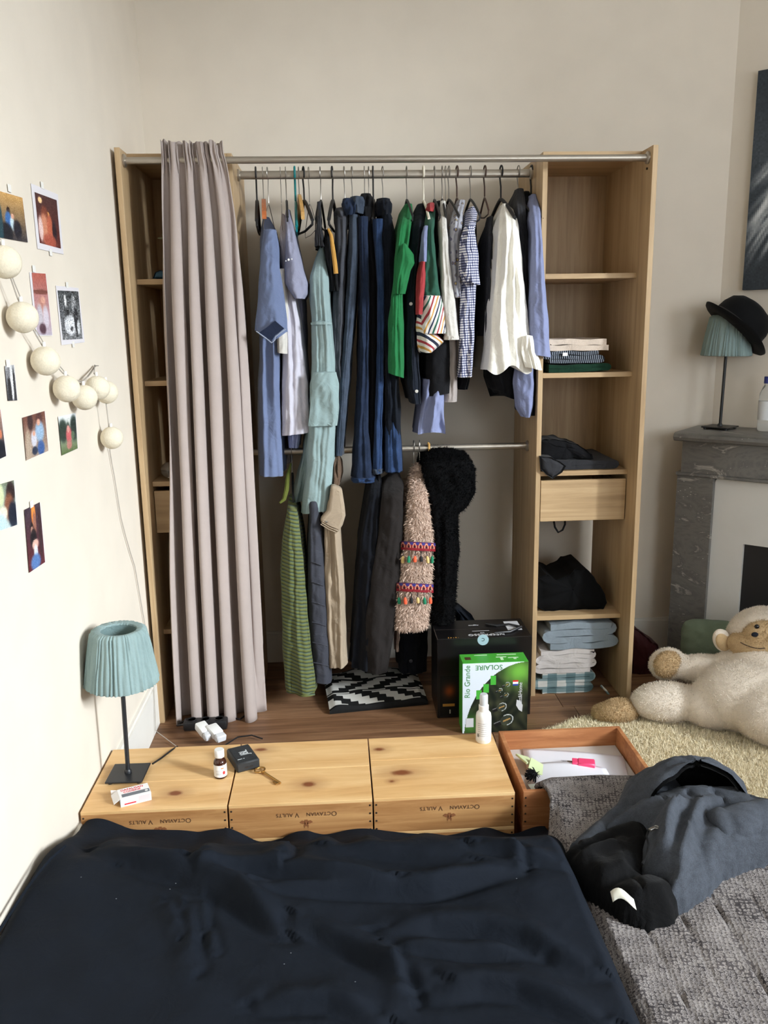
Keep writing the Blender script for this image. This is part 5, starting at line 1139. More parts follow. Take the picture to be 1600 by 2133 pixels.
# ================================================================== fireplace corner
def marble():
    m, nt, b = newmat('grey_marble'); v = coords(nt, (1, 1, 2.2), (.3, .2, .4))
    n1 = N(nt, 'ShaderNodeTexNoise', Scale=5.0, Detail=8.0, Roughness=.65, Distortion=1.6); L(nt, v, n1.inputs['Vector'])
    r = ramp(nt, n1.outputs['Fac'], [(.25, rgb(74, 74, 74)), (.48, rgb(112, 110, 106)), (.60, rgb(96, 95, 93)), (.66, rgb(168, 164, 156)), (.70, rgb(102, 100, 98)), (.9, rgb(134, 130, 124))])
    vo = N(nt, 'ShaderNodeTexVoronoi', Scale=46.0); L(nt, v, vo.inputs['Vector'])
    r2 = ramp(nt, vo.outputs['Distance'], [(.0, (1, 1, 1, 1)), (.10, (1, 1, 1, 1)), (.14, (0, 0, 0, 1))])
    n3 = N(nt, 'ShaderNodeTexNoise', Scale=9.0); L(nt, v, n3.inputs['Vector'])
    gt = N(nt, 'ShaderNodeMath', operation='GREATER_THAN'); L(nt, n3.outputs['Fac'], gt.inputs[0]); gt.inputs[1].default_value = .58
    ml = N(nt, 'ShaderNodeMath', operation='MULTIPLY'); L(nt, gt.outputs[0], ml.inputs[0]); L(nt, r2.outputs['Color'], ml.inputs[1])
    mx = nt.nodes.new('ShaderNodeMixRGB'); L(nt, ml.outputs[0], mx.inputs['Fac']); L(nt, r.outputs['Color'], mx.inputs['Color1']); mx.inputs['Color2'].default_value = rgb(196, 194, 188)
    L(nt, mx.outputs['Color'], b.inputs['Base Color']); b.inputs['Roughness'].default_value = .3; b.inputs['Specular IOR Level'].default_value = .4
    return m
M_MARB = marble(); M_FWHITE = paint('fireplace_white', rgb(212, 210, 204), .6)
FM = frame((2.07, .36, 0), WD, -WN)      # x along the front, y back to the wall, z up
fp = thing('fireplace', 'dark grey veined marble fireplace across the room corner', 'fireplace', (2.47, .2, 0))
FL = 1.12
prof = [(0, .975), (-.012, .980), (-.018, .992), (-.012, 1.004), (0, 1.01), (.30, 1.01), (.30, .975)]
mb = MB(); mb.poly([FM @ Vector((0, y, z)) for y, z in prof], FM.to_3x3() @ Vector((FL, 0, 0))); mb.build('mantel_shelf', M_MARB, fp, smooth=30)
MB().box(.016, FL-.016, .05, .30, .84, .975, .001, FM).build('frieze', M_MARB, fp, smooth=False)
MB().box(-.004, FL+.004, .044, .30, .826, .84, .003, FM).build('moulding', M_MARB, fp, smooth=False)
for x0 in (.002, FL-.15): MB().box(x0, x0+.148, .05, .30, .001, .826, .001, FM).build('leg', M_MARB, fp, smooth=False)
oc_ = MB(); pts = []
px0, px1, pz = .150, FL-.150, .826
for (cx, cz, a0) in ((px1-.02, pz-.02, 0), (px0+.02, pz-.02, PI/2)):
    for a in np.linspace(a0, a0+PI/2, 6): pts.append((cx+.02*math.cos(a), cz+.02*math.sin(a)))
ring = [(px1, .001)]+pts+[(px0, .001), (.277, .001), (.277, .565), (FL-.277, .565), (FL-.277, .001)]
oc_.poly([FM @ Vector((a, .075, b)) for a, b in ring], FM.to_3x3() @ Vector((0, .02, 0))); oc_.build('surround_panel', M_FWHITE, fp, smooth=False)
MB().box(.277, FL-.277, .094, .098, .001, .565, 0, FM).build('fire_opening', plain('opening_black', rgb(20, 20, 23), .5), fp, smooth=False)  # flat black sheet stands in for the fire opening
# lamp on the mantel with hat
lp = FM @ Vector((.115, .20, 1.0105))
table_lamp('table_lamp', 'sage pleated table lamp on the mantel with a hat on its shade', tuple(lp), -.7+math.radians(-8), (.006, .0), .42, .298, .460, .096, .072, .056)
ht = thing('bowler_hat', 'black felt bowler hat tipped over the mantel lamp shade', 'hat', (lp.x, lp.y, 1.42)); M_FELT = fabric('black_felt', rgb(16, 17, 19), .15, 700, .3, rough=.8, wrinkle=.03)
hc = hy(1526, 690, float(lp.y)-.02); axh = Vector((.66, -.10, .72)).normalized(); side = Vector((.74, .05, -.66))
HM = frame(hc, side, axh.cross(side)); 
if (HM.to_3x3() @ Vector((0, 0, 1))).dot(axh) < 0: HM = frame(hc, side, -axh.cross(side))
HM = HM @ Matrix.Scale(1.13, 4)
MB().lathe([(.088, .004), (.094, .010), (.096, .03), (.094, .06), (.084, .088), (.062, .108), (.032, .118), (0, .120)], HM, 40, lambda r, z, th, i: r*(1+.10*math.cos(th)**2-.05)).build('crown', M_FELT, ht)
def brim(r, z, th, i): return r*(1+.10*math.cos(th)**2-.05)
bm_ = MB(); n = 56; P = []
for r, z in [(.084, .006), (.100, .000), (.118, .000), (.130, .006), (.134, .014), (.130, .011), (.118, .005), (.100, .005), (.086, .012)]:
    P.append([HM @ Vector((r*(1+.10*math.cos(2*PI*j/n)**2-.05)*math.cos(2*PI*j/n), r*math.sin(2*PI*j/n)*.95, z+.010*abs(math.sin(2*PI*j/n))**3*(1 if r > .11 else 0))) for j in range(n)])
bm_.grid(np.array([[tuple(q) for q in row] for row in P]), cv=True, cu=True); bm_.build('brim', M_FELT, ht)
MB().lathe([(.0955, .008), (.0968, .012), (.0978, .026), (.0968, .029)], HM, 40, brim).build('hat_band', plain('black_ribbon', rgb(12, 12, 14), .5), ht)
# water bottle
wp = FM @ Vector((.285, .22, 1.0105)); wb = thing('water_bottle', 'clear plastic bottle with blue cap on the mantel', 'bottle', tuple(wp)); Mx = Matrix.Translation(wp)
MB().lathe([(.026, 0), (.030, .006), (.029, .03), (.030, .06), (.029, .09), (.030, .12), (.028, .15), (.018, .175), (.013, .183), (.013, .196)], Mx, 28).build('bottle_body', plain('clear_plastic', (.92, .95, .96, 1), .08, trans=.85), wb)
MB().lathe([(.0305, .045), (.0308, .05), (.0308, .115), (.0305, .12)], Mx, 28).build('label', plain('white_label', rgb(220, 222, 224), .5), wb)
MB().lathe([(.016, .190), (.0162, .192), (.0162, .214), (.015, .217)], Mx, 24, lambda r, z, th, i: r*(1+.02*math.sin(th*24))).build('cap', plain('blue_cap', rgb(38, 52, 132), .35), wb)
# painting on the angled wall
AM = frame(tuple(WC), WD, (0, 0, 1))
pt = thing('painting', 'dark unframed canvas with pale brush strokes hung above the fireplace', 'painting', tuple(AM @ Vector((.45, 1.57, .012))))
MB().box(.093, .853, 1.569, 2.392, .002, .026, .001, AM).build('canvas', plain('canvas_edge', rgb(48, 54, 60), .8), pt, smooth=False)
def strokes(U, V):
    C = np.zeros(U.shape+(3,)); C[:] = (46, 54, 62); r = np.random.default_rng(11)
    C += (18*np.exp(-(((V-.66)/.2)**2)))[..., None]
    for k in range(60):
        x0, y0 = r.uniform(.04, .95), r.uniform(.22, .62); ln = r.uniform(.05, .16); an = r.uniform(.75, 1.15); w = r.uniform(.006, .016)
        dx, dy = U-x0, V-y0; t = dx*math.cos(an)+dy*math.sin(an); n_ = -dx*math.sin(an)+dy*math.cos(an)+.25*t*t
        a = np.exp(-(t/ln)**2-(n_/w)**2)*r.uniform(.3, .9); C = C*(1-a[..., None])+np.array([206, 210, 212])*a[..., None]
    return C+r.normal(0, 4, U.shape)[..., None]
print_grid('painted_face', lambda u, v: tuple(AM @ Vector((.093+.76*u, 1.569+.823*v, .0266))), strokes, pt, nu=110, nv=120)
# cushion and bag in the corner
def cushion(name, M, a, b, h, mat, label, cat='cushion'):
    n = 30; P = []
    for s in (1, -1):
        g_ = []
        for i in range(n+1):
            row = []
            for j in range(n+1):
                u, v = 2*i/n-1, 2*j/n-1; e = (1-abs(u)**2.6)*(1-abs(v)**2.6); pin = 1-.20*(u*u*v*v)**1.5-.05*(1-abs(u*v))*max(abs(u), abs(v))**4
                row.append(M @ Vector((a*u*pin, b*v*pin, s*h*max(e, 0)**.5+.006*nz(u*4, v*4, s))))
            g_.append([tuple(q) for q in row])
        P.append(np.array(g_))
    mb = MB(); mb.grid(P[0]); mb.grid(P[1]); return mb.build(name, mat, None, smooth=80, label=label, cat=cat)
cc = hy(1482, 1338, .14); CM = frame(cc, Vector((.80, -.58, .10)), Vector((.16, .30, .93)))
cushion('cushion', CM, .125, .095, .06, fabric('moss_green_cloth', rgb(112, 126, 108), .1), 'moss green cushion leaning on the fireplace behind the plush monkey')
soft('handbag', [(1316, 1308), (1330, 1312), (1352, 1332), (1372, 1345), (1385, 1400), (1375, 1440), (1330, 1452), (1318, 1448)], .27, .44, fabric('dark_red_leather', rgb(60, 26, 28), .2, rough=.5), 'dark red bag slumped in the corner between tower and fireplace', 'bag', 21, .010, floor=.002)

# ================================================================== plush monkey
def remesh(mb, name, mat, parent, vox=.008, it=8, disp=.0):
    me = bpy.data.meshes.new('tmp'); me.from_pydata(mb.v, [], mb.f); me.update()
    bmm = bmesh.new(); bmm.from_mesh(me); bmesh.ops.remove_doubles(bmm, verts=bmm.verts, dist=1e-5); bmesh.ops.recalc_face_normals(bmm, faces=bmm.faces); bmm.to_mesh(me); bmm.free()
    t = bpy.data.objects.new('tmp', me); COL.objects.link(t)
    r = t.modifiers.new('r', 'REMESH'); r.mode = 'VOXEL'; r.voxel_size = vox
    s = t.modifiers.new('s', 'SMOOTH'); s.factor = .6; s.iterations = it
    dg = bpy.context.evaluated_depsgraph_get(); m2 = bpy.data.meshes.new_from_object(t.evaluated_get(dg)); m2.name = name
    bpy.data.objects.remove(t); bpy.data.meshes.remove(me)
    org = ORG[parent]; m2.transform(Matrix.Translation(-org)); m2.materials.clear(); m2.materials.append(mat)
    m2.polygons.foreach_set('use_smooth', [True]*len(m2.polygons))
    o = bpy.data.objects.new(name, m2); COL.objects.link(o); o.parent = parent; ORG[o] = org; return o
M_PLW = fabric('white_plush', rgb(226, 214, 198), .08, 300, .9, blotch=30, wrinkle=.2); M_PLT = fabric('tan_plush', rgb(196, 168, 128), .12, 300, .9, blotch=30, wrinkle=.2)
ty = thing('plush_monkey', 'large white plush monkey with tan face lying against the fireplace', 'plush toy', (2.1, -.25, .02))
def Rz(a): return Matrix.Rotation(a, 4, 'Z')
def Ry(a): return Matrix.Rotation(a, 4, 'Y')
HC = Vector(hy(1592, 1334, -.10)); HR = .138
b = MB()
b.ellipsoid((2.14, -.26, .135), (.19, .15, .125), Rz(-.35)); b.ellipsoid((2.24, -.17, .19), (.14, .12, .12)); b.ellipsoid(tuple(HC), (HR, HR*.95, HR*.92))
b.ellipsoid((2.28, -.13, .21), (.10, .09, .09))
lc = hy(1390, 1462, -.17); b.ellipsoid(tuple(lc), (.135, .085, .073), Rz(-.12)); b.ellipsoid((2.03, -.23, .095), (.12, .10, .085))
pc = hy(1392, 1384, -.03); b.ellipsoid((2.06, -.08, .165), (.13, .058, .06), Rz(-.3) @ Ry(-.05)); b.ellipsoid(tuple(pc), (.075, .058, .066)); b.ellipsoid((2.16, -.12, .19), (.09, .07, .07))
b.ellipsoid((2.22, -.36, .125), (.19, .16, .12)); b.ellipsoid((2.36, -.50, .09), (.12, .14, .085)); b.ellipsoid((2.40, -.12, .15), (.08, .10, .08))
body = remesh(b, 'body', M_PLW, ty, .009, 10)
fuzz = fur('plush_fuzz', body, 60000, .0055, .0007, M_PLW, body, 8, .1, .8)
def on_ball(px, py, c, r, out=0.0):
    d = Vector(CF+CR*(px-800)/FPX-CU*(py-1066.5)/FPX).normalized(); o = Vector(CAM); oc2 = o-Vector(c); bq = oc2.dot(d); q = max(bq*bq-(oc2.dot(oc2)-r*r), 0); p = o+d*(-bq-math.sqrt(q)); n_ = (p-Vector(c)).normalized(); return p+n_*out, n_
fcP, fcN = on_ball(1562, 1338, HC, HR)
fb = MB(); fz = frame(fcP-fcN*.035, Vector((.9, -.45, -.2)), Vector((.2, .3, .9)))
fb.ellipsoid(tuple(fcP-fcN*.046+Vector((.02, -.008, -.022))), (.118, .062, .062), frame((0, 0, 0), Vector((.88, -.48, -.10)), fcN.cross(Vector((.88, -.48, -.10)))) .to_3x3().to_4x4() @ Matrix.Rotation(PI/2, 4, 'X') @ Matrix.Identity(4)); fb.ellipsoid(tuple(fcP-fcN*.05+Vector((.035, -.01, .03))), (.085, .06, .055))
face = remesh(fb, 'face', M_PLT, ty, .007, 8); fur('face_fuzz', face, 5000, .006, .001, M_PLT, face, 9, .1, .5)
def stick(px, py, lift):
    """point where the pixel's ray meets the face mesh"""
    d = Vector(CF+CR*(px-800)/FPX-CU*(py-1066.5)/FPX).normalized(); o = Vector(CAM)-ORG[face]
    ok, loc, nrm, _ = face.ray_cast(o, d)
    if not ok: p, nrm = on_ball(px, py, HC, HR); return p+nrm*lift, nrm
    return loc+ORG[face]+nrm*lift, nrm
M_EYE = plain('toy_eye', rgb(16, 16, 20), .15)
for (ex_, ey_) in ((1577, 1306), (1627, 1316)):
    p_, n_ = stick(ex_, ey_, .002); MB().ellipsoid(tuple(p_), (.0085, .0085, .0085), n=14, m=8).build('eye', M_EYE, ty)
p_, n_ = stick(1573, 1322, .002); MB().ellipsoid(tuple(p_), (.013, .009, .009), n=14, m=8).build('nose', fabric('nose_felt', rgb(34, 36, 44), .1), ty)
MB().tube([stick(a, b_, .002)[0] for a, b_ in ((1543, 1338), (1552, 1343), (1563, 1347), (1574, 1350), (1584, 1351), (1594, 1350))], .0016, 6).build('mouth', plain('mouth_thread', rgb(74, 58, 44), .8), ty)
for (px_, py_, yy_) in ((1505, 1334, -.10),):
    ec = hy(px_, py_, yy_); er = MB().ellipsoid(tuple(ec), (.034, .020, .048), Ry(-.5)).build('ear', M_PLW, ty); MB().ellipsoid(tuple(np.array(ec)+np.array([-.004, -.013, -.002])), (.025, .011, .037), Ry(-.5)).build('ear_inner', M_PLT, er)
e2 = MB().ellipsoid((HC.x+.13, HC.y+.06, HC.z), (.034, .022, .048), Ry(.5)).build('ear', M_PLW, ty)
ft = MB(); fc_ = hy(1290, 1476, -.155); ft.ellipsoid((fc_[0], fc_[1], .050), (.082, .050, .044), Rz(.12)); ft.ellipsoid((fc_[0]-.055, fc_[1]+.01, .040), (.045, .036, .034)); fo = remesh(ft, 'foot', M_PLT, ty, .008, 6); fur('foot_fuzz', fo, 9000, .006, .0007, M_PLT, fo, 10, .1, .6)
pp = MB().ellipsoid(tuple(np.array(pc)+np.array([-.012, -.030, .012])), (.056, .034, .052), Rz(.15)).build('paw', M_PLT, ty); fur('paw_fuzz', pp, 3000, .006, .001, M_PLT, pp, 12, .1, .5)

# ================================================================== sheepskin rug
M_SHEEP = fabric('cream_sheepskin', rgb(248, 234, 202), .08, 300, .9, blotch=25)
rg = thing('sheepskin_rug', 'cream sheepskin rug under the plush monkey', 'rug', (1.85, -.55, 0))
nr, na = 16, 90; P = []
for i in range(nr+1):
    r_ = i/nr; row = []
    for j in range(na):
        th = 2*PI*j/na; rr = (1+.07*math.sin(3*th+1)+.05*math.sin(5*th)+.03*nz(math.cos(th)*5, math.sin(th)*5, 2))*r_
        x, y = 1.90+.57*rr*math.cos(th)-.10*rr*math.sin(th), -.57+.48*rr*math.sin(th)
        row.append((x, y, .003+.013*(1-r_**6)+.006*nz(x*9, y*9, 1)*(1-r_**4)))
    P.append(row)
skin = MB().grid(np.array(P), cv=True).build('hide', M_SHEEP, rg)
fu = fur('wool_pile', skin, 120000, .017, .0009, M_SHEEP, rg, 21, .05, .9)
for p_ in ():
    pass

# ================================================================== bed
def seg_d(X, Y, pts):
    """signed distance field to a polyline (numpy)"""
    best = np.full(X.shape, 9.0); sg = np.zeros(X.shape)
    for (a, b) in zip(pts[:-1], pts[1:]):
        dx, dy = b[0]-a[0], b[1]-a[1]; l2 = dx*dx+dy*dy
        t = np.clip(((X-a[0])*dx+(Y-a[1])*dy)/l2, 0, 1); ex, ey = X-(a[0]+t*dx), Y-(a[1]+t*dy); d = np.hypot(ex, ey)
        m = d < best; best = np.where(m, d, best); sg = np.where(m, np.sign(dx*ey-dy*ex), sg)
    return best*sg
def fold_field(X, Y, folds, z):
    Hh = np.zeros(X.shape)
    for (pts, A, w, side) in folds:
        q = [hz(a, b, z)[:2] for a, b in pts]; d = seg_d(X, Y, q)*side
        L_ = [0]; 
        for a, b in zip(q[:-1], q[1:]): L_.append(L_[-1]+math.hypot(*(b-a)))
        e0 = np.hypot(X-q[0][0], Y-q[0][1]); e1 = np.hypot(X-q[-1][0], Y-q[-1][1]); fade = np.minimum(1, np.minimum(e0, e1)/(.25*L_[-1]+1e-6))**.7
        Hh += fade*A*(np.exp(-np.where(d > 0, d/w, -d/(w*2.2))**2)-.55*np.exp(-((d-1.7*w)/w)**2))
    return Hh
def nfield(X, Y, f, s):
    return np.array([[nz(X[i, j]*f, Y[i, j]*f, s) for j in range(X.shape[1])] for i in range(X.shape[0])])
M_SHEET = fabric('black_cotton_sheet', rgb(20, 25, 33), .10, 1300, .25, rough=.85, sheen=.0, spec=.12, wrinkle=.18, blotch=6)
MZ = .285
bd = thing('bed', 'low mattress under a crumpled black cotton sheet beside the crates', 'bed', (.6, -1.9, 0))
MB().box(.012, 1.15, -2.85, -1.25, .02, .235, .02).build('mattress', fabric('mattress_ticking', rgb(200, 198, 190), .05), bd)
xs = np.concatenate([np.linspace(-.010, 1.155, 190), np.linspace(1.16, 1.235, 16)]); ys = np.concatenate([np.linspace(-2.9, -1.85, 50)[:-1], np.linspace(-1.85, -.935, 190)])
Xg, Yg = np.meshgrid(xs, ys, indexing='ij')
edge = np.interp(Xg, [-.01, .10, .2, .30, .38, .45, .52, .59, .68, .77, .95, 1.16, 1.24], [.188, .178, .15, .128, .140, .112, .104, .128, .118, .108, .104, .098, .095])
s_ = np.clip((Yg+1.27)/.335, 0, 1); s_ = s_*s_*(3-2*s_)
Zg = MZ+(edge-MZ)*s_
folds = [([(212, 1755), (300, 1785), (420, 1815), (500, 1850), (585, 1925)], .020, .020, -1), ([(270, 1798), (380, 1822), (480, 1865), (600, 1938)], .013, .016, -1),
         ([(415, 1798), (560, 1803), (680, 1822), (800, 1832)], .018, .018, -1), ([(560, 1845), (700, 1845), (900, 1842), (1070, 1808)], .022, .017, -1),
         ([(345, 1882), (362, 1915), (370, 1945)], .007, .010, 1), ([(388, 1895), (398, 1950), (402, 2010)], .010, .013, 1), ([(425, 1870), (421, 1935)], .007, .010, 1), ([(436, 1935), (446, 1980)], .006, .008, 1),
         ([(630, 1918), (720, 1960), (800, 2005), (900, 2040)], .016, .016, -1), ([(550, 2080), (690, 2080), (790, 2115)], .014, .015, -1),
         ([(810, 1932), (900, 1922), (1000, 1925), (1090, 1945), (1235, 2005)], .018, .018, -1), ([(820, 1970), (960, 1980), (1110, 1978)], .012, .014, -1), ([(900, 2060), (1000, 2050), (1080, 2055), (1260, 2120)], .018, .017, -1),
         ([(1000, 1760), (1075, 1775), (1165, 1790)], .014, .015, -1), ([(1075, 1770), (1082, 1800)], .010, .010, 1), ([(425, 1740), (432, 1775), (420, 1800)], .012, .014, -1), ([(600, 1742), (590, 1790)], .012, .014, 1), ([(810, 1990), (830, 2040), (850, 2080)], .010, .012, 1), ([(700, 1752), (850, 1770), (960, 1790)], .010, .02, -1)]
FF = fold_field(Xg, Yg, folds, MZ)
Zg = Zg+FF*1.35*(1-.35*s_)+.010*nfield(Xg, Yg, 4.5, 3)*(1-.5*s_)+.005*nfield(Xg+Yg*.5, Yg, 13, 5)
Zg += .012*np.sin(Xg*34+3*np.sin(Xg*9))*4*s_*(1-s_)+.010*np.sin(Xg*26+1.3*np.sin(Xg*11))*s_**3
dr_ = np.clip((Xg-1.165)/.07, 0, 1); Zg = Zg*(1-dr_**1.6)+(.15)*dr_**1.6*(1-s_)+Zg*dr_**1.6*s_
lr = np.clip((.02-Xg)/.03, 0, 1); Zg -= .025*lr**2
Pg = np.stack([Xg, Yg, Zg], -1)
sk1 = np.stack([np.full(len(ys), 1.238), ys, np.maximum(.012, 0*ys+.012)], -1); Pg = np.concatenate([Pg, sk1[None]], 0)
sh_ = MB().grid(Pg).build('sheet', M_SHEET, bd, smooth=80)
MB().tube([hz(a, b_, .297)+np.array([.004, 0, 0]) for a, b_ in ((132, 1762), (100, 1790), (76, 1818), (52, 1850), (28, 1886), (2, 1926), (-40, 1990))], .0035, 7).build('piping', M_SHEET, bd)
M_LINT = plain('white_lint', rgb(120, 124, 130), .9); 
for (a, b_) in ((169, 1827), (242, 1872), (354, 1852), (366, 1840), (606, 1985), (592, 2008), (740, 2045), (1076, 1830), (982, 1906)):
    p_ = hz(a, b_, MZ+.012); MB().ellipsoid(tuple(p_), (.0016, .0009, .0006), n=6, m=4).build('lint', M_LINT, bd)

# ================================================================== patterned quilt
def quilt_mat():
    m, nt, b = newmat('grey_motif_quilt'); v = coords(nt, (1, 1, 1), (0, 0, .2))
    vo = N(nt, 'ShaderNodeTexVoronoi', Scale=105.0); vo.inputs['Randomness'].default_value = .35; L(nt, v, vo.inputs['Vector'])
    n1 = N(nt, 'ShaderNodeTexNoise', Scale=230.0, Detail=2.0); L(nt, v, n1.inputs['Vector'])
    n2 = N(nt, 'ShaderNodeTexNoise', Scale=26.0, Detail=3.0); L(nt, v, n2.inputs['Vector'])
    a1 = N(nt, 'ShaderNodeMath', operation='MULTIPLY_ADD'); L(nt, n1.outputs['Fac'], a1.inputs[0]); a1.inputs[1].default_value = .5; L(nt, vo.outputs['Distance'], a1.inputs[2])
    rr = ramp(nt, a1.outputs[0], [(.30, (.75, .75, .75, 1)), (.40, (.15, .15, .15, 1)), (.50, (.8, .8, .8, 1)), (.62, (.25, .25, .25, 1)), (.74, (.85, .85, .85, 1)), (.86, (.2, .2, .2, 1))])
    a2 = N(nt, 'ShaderNodeMath', operation='MULTIPLY_ADD'); L(nt, n2.outputs['Fac'], a2.inputs[0]); a2.inputs[1].default_value = .7; L(nt, rr.outputs['Color'], a2.inputs[2])
    r = ramp(nt, a2.outputs[0], [(.38, rgb(50, 47, 49)), (.62, rgb(92, 87, 87)), (.95, rgb(132, 126, 124)), (1.0, rgb(150, 144, 140))])
    L(nt, r.outputs['Color'], b.inputs['Base Color']); b.inputs['Roughness'].default_value = .95; b.inputs['Specular IOR Level'].default_value = .1
    bump(nt, b, a1.outputs[0], .8, .003); return m
M_QUIL = quilt_mat()
QZ = .215
xs = np.linspace(1.205, 2.05, 130); ys = np.linspace(-2.6, -.845, 230); Xg, Yg = np.meshgrid(xs, ys, indexing='ij')
def quilt_z(Xg, Yg):
    ch_ = ((Xg+.10*(Yg+1.5))/.078+.35*np.sin(Yg*5+Xg*3)); cz = np.abs((ch_ % 1)-.5)*2
    Z = QZ-.007*(np.clip(cz-.84, 0, 1)/.16)**2*np.clip((-1.05-Yg)/.1, 0, 1)
    Z = Z+.012*np.sin(Xg*7+Yg*3)*np.clip((-1.05-Yg)/.2, 0, 1)
    over = np.clip((Yg+1.02)/.12, 0, 1)                                     # lies over the crate rim, then drops inside
    Z = Z*(1-over)+(.224)*over
    tip = np.clip((Yg+.90)/.055, 0, 1); Z = Z-.040*tip**2
    off = np.clip((Xg-1.60)/.10, 0, 1)*np.clip((Yg+1.07)/.08, 0, 1); Z = Z*(1-off)+.028*off
    far = np.clip((Xg-1.88)/.12, 0, 1); Z = Z*(1-far**1.5)+.03*far**1.5
    return Z
Zg = quilt_z(Xg, Yg)
Zg = Zg+(.008*nfield(Xg, Yg, 6, 4)+.004*nfield(Xg, Yg, 17, 8))*np.clip((-.90-Yg)/.08, .25, 1)
lx = np.clip((1.245-Xg)/.04, 0, 1); Zg = Zg-.05*lx**2*np.clip((-.98-Yg)/.06, 0, 1)
Pq = np.stack([Xg, Yg, Zg], -1)
# curved end of the quilt inside the crate, left edge leaning over the rim
end = -.845-.03*np.clip((1.26-Xg)/.08, 0, 1)-.02*np.clip((Xg-1.40)/.15, 0, 1); Pq[..., 1] = np.minimum(Pq[..., 1], -2.6+(Yg+2.6)*(end+2.6)/1.755)
Pq[..., 0] += .045*np.clip((Yg+1.06)/.14, 0, 1)*np.clip((1.34-Xg)/.135, 0, 1)
Pq[..., 0] -= .030*np.clip((Yg+.96)/.10, 0, 1)*np.clip((1.40-Xg)/.16, 0, 1)
qt = thing('quilt', 'grey quilt with small woven motif spilling into the open crate', 'quilt', (1.6, -1.7, 0))
qo = MB().grid(Pq).build('quilt_cloth', M_QUIL, qt, smooth=80); md = qo.modifiers.new('s', 'SOLIDIFY'); md.thickness = .012; md.offset = -1
MB().box(1.25, 1.86, -2.55, -1.10, .012, .185, .03).build('filling', fabric('quilt_filling', rgb(120, 114, 112), .1), qt)

# ================================================================== grey hooded jacket on the quilt
M_HOOD = fabric('heather_grey_fleece', rgb(66, 70, 77), .25, 420, .8, blotch=60, wrinkle=.25); M_HLIN = fabric('black_jacket_lining', rgb(12, 12, 13), .2, 500, .5)
jk = thing('hooded_jacket', 'heather grey hooded jacket with black lining dropped on the quilt', 'jacket', (1.5, -1.2, QZ))
def inside(X, Y, poly):
    ins = np.zeros(X.shape, bool); n = len(poly); j = n-1
    for i in range(n):
        xi, yi = poly[i]; xj, yj = poly[j]
        c = ((yi > Y) != (yj > Y)) & (X < (xj-xi)*(Y-yi)/(yj-yi+1e-12)+xi); ins ^= c; j = i
    return ins
def drape(name, outline, z, H_, soft_, folds, mat, seed, base=None, res=.006, nse=.008):
    """cloth lump lying on the quilt: outline and folds in photo pixels on the height z"""
    Q = np.array([hz(a, b, z)[:2] for a, b in outline]); lo, hi = Q.min(0)-.02, Q.max(0)+.02
    xs = np.arange(lo[0], hi[0], res); ys = np.arange(lo[1], hi[1], res); X, Y = np.meshgrid(xs, ys, indexing='ij')
    d = np.abs(seg_d(X, Y, list(Q)+[Q[0]])); ins = inside(X, Y, Q); ds = np.where(ins, d, -d)
    t = np.clip((ds+.010)/soft_, 0, 1); prof = np.sqrt(np.clip(1-(1-t)**2, 0, 1))
    b0 = quilt_z(X, Y)+.004 if base is None else base(X, Y)
    Z = b0+H_*prof+fold_field(X, Y, folds, z+H_*.7)*prof+nse*nfield(X, Y, 11, seed)*prof+nse*.5*nfield(X, Y, 27, seed+3)*prof
    Z = np.where(ds < -.010, b0-.012, Z)
    keep = ds > -.020; idx = -np.ones(X.shape, int); idx[keep] = np.arange(keep.sum())
    V = np.stack([X[keep], Y[keep], Z[keep]], -1); F_ = []
    for i in range(X.shape[0]-1):
        for j in range(X.shape[1]-1):
            q = (idx[i, j], idx[i+1, j], idx[i+1, j+1], idx[i, j+1])
            if min(q) >= 0: F_.append(q)
    mb = MB(); mb.v = [tuple(v) for v in V]; mb.f = F_
    return mb.build(name, mat, jk, smooth=80)
drape('back_panel', [(1195, 1745), (1290, 1672), (1310, 1625), (1345, 1606), (1390, 1604), (1420, 1640), (1360, 1680), (1300, 1720), (1230, 1760)], .25, .045, .035, [([(1300, 1700), (1350, 1660), (1380, 1640)], .015, .018, 1)], M_HOOD, 31)
drape('body', [(1262, 1735), (1330, 1690), (1380, 1668), (1450, 1660), (1530, 1668), (1580, 1690), (1640, 1700), (1640, 1775), (1560, 1792), (1500, 1812), (1455, 1850), (1425, 1868), (1396, 1872), (1398, 1842), (1350, 1812), (1342, 1778), (1352, 1742), (1310, 1728)], .24, .075, .06,
      [([(1470, 1668), (1440, 1720), (1415, 1780), (1385, 1850)], .030, .020, 1), ([(1420, 1672), (1392, 1720), (1372, 1790)], .026, .016, 1), ([(1500, 1690), (1490, 1740), (1468, 1800)], .024, .018, 1), ([(1540, 1700), (1520, 1750), (1500, 1790)], .018, .016, -1), ([(1352, 1730), (1400, 1700), (1440, 1685)], .014, .012, 1)], M_HOOD, 33)
drape('lining', [(1172, 1784), (1205, 1758), (1262, 1736), (1310, 1722), (1350, 1730), (1352, 1770), (1330, 1800), (1320, 1822), (1352, 1832), (1392, 1838), (1408, 1868), (1396, 1896), (1352, 1904), (1300, 1890), (1250, 1848), (1205, 1815)], .235, .050, .045,
      [([(1190, 1785), (1240, 1760), (1300, 1745)], .016, .014, 1), ([(1230, 1820), (1280, 1800), (1320, 1790)], .018, .016, -1), ([(1300, 1860), (1350, 1850), (1400, 1858)], .022, .020, -1)], M_HLIN, 35)
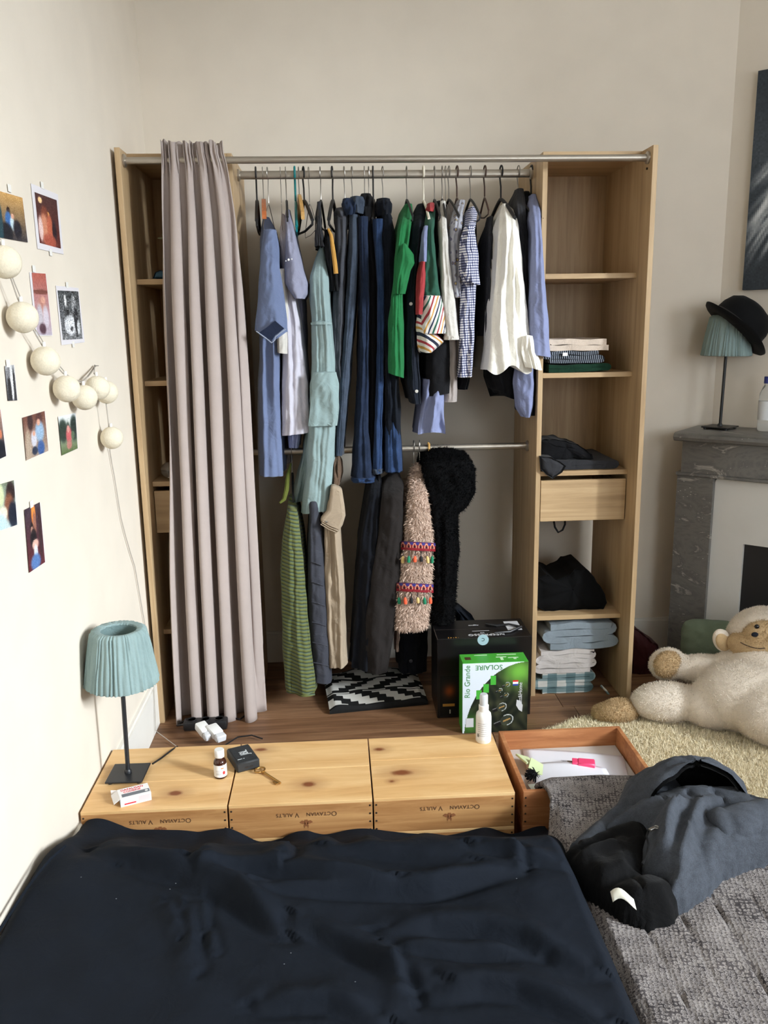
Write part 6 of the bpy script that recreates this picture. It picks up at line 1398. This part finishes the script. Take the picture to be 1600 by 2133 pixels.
# far sleeve
sl_ = [hz(1490, 1740, .27), hz(1540, 1722, .285), hz(1590, 1706, .28), hz(1650, 1690, .27), hz(1720, 1690, .26)]
P = []
for i, p_ in enumerate(np.array(sl_)):
    t = i/4; P.append(p_)
tb = MB(); pts = []; 
for t in np.linspace(0, 1, 26):
    k = t*4; i = min(int(k), 3); f_ = k-i; pts.append(P[i]*(1-f_)+P[i+1]*f_)
tb.tube(pts, [.052+.008*nz(i*.5, 2, 3)-.012*i/25 for i in range(26)], 28)
for i, v in enumerate(tb.v): w = .010*nz(v[0]*22, v[1]*22, v[2]*22)+.006*nz(v[0]*50, v[1]*50, 3); tb.v[i] = (v[0]+w, v[1]+w, v[2]*1.0+w)
tb.build('sleeve', M_HOOD, jk, smooth=80)
# hood: an open shell with dark inside
hc_ = hz(1430, 1678, .245); 
def shell(rx, ry, rz, mat, name, inner=0.0):
    P = []
    for i in range(31):
        az = math.radians(-25+230*i/30); row = []
        for j in range(19):
            el = math.radians(-6+92*j/18); w = 1+.07*nz(az*1.6, el*2.2, 4)+.03*nz(az*5, el*5, 6)
            x = rx*math.cos(az)*math.cos(el)*w; y = ry*math.sin(az)*math.cos(el)*w; z = rz*math.sin(el)*w
            row.append((hc_[0]+x+.02*math.sin(el), hc_[1]+y, QZ+.012+max(z, -.006)))
        P.append(row)
    return MB().grid(np.array(P)).build(name, mat, jk, smooth=80)
shell(.158, .125, .140, M_HOOD, 'hood'); shell(.146, .113, .126, M_HLIN, 'hood_lining')
rim = []
for i in range(24):
    t = i/23; az = math.radians(-25); 
lbp = hz(1300, 1878, .262); lbq = MB(); P = []
for i in range(9):
    t = i/8; P.append([(lbp[0]-.024+.044*t, lbp[1]+.009*k+.004*math.sin(t*5)-.016*t, lbp[2]+.010*math.sin(t*PI*1.2)+.006*k) for k in (0, 1, 2)])
lbq.grid(np.array(P)); lo = lbq.build('care_label', plain('satin_label', rgb(226, 224, 210), .4), jk, smooth=80); md = lo.modifiers.new('s', 'SOLIDIFY'); md.thickness = .0008
zp = [hz(a, b_, .305) for a, b_ in ((1352, 1728), (1347, 1742), (1352, 1760), (1348, 1780), (1338, 1800))]
MB().tube(zp, .0028, 7).build('zip_cord', M_HLIN, jk)
zc = hz(1358, 1727, .312); MB().box(-.008, .008, -.004, .004, -.003, .003, .001, Matrix.Translation(zc) @ Rz(.5)).build('zip_pull', M_HWIRE, jk, smooth=False)
MB().lathe([(.005, -.0015), (.0065, 0), (.005, .0015), (.0035, 0)], Matrix.Translation(np.array(zc)+np.array([.012, .004, .002])), 14, close=True).build('zip_ring', M_HWIRE, jk)
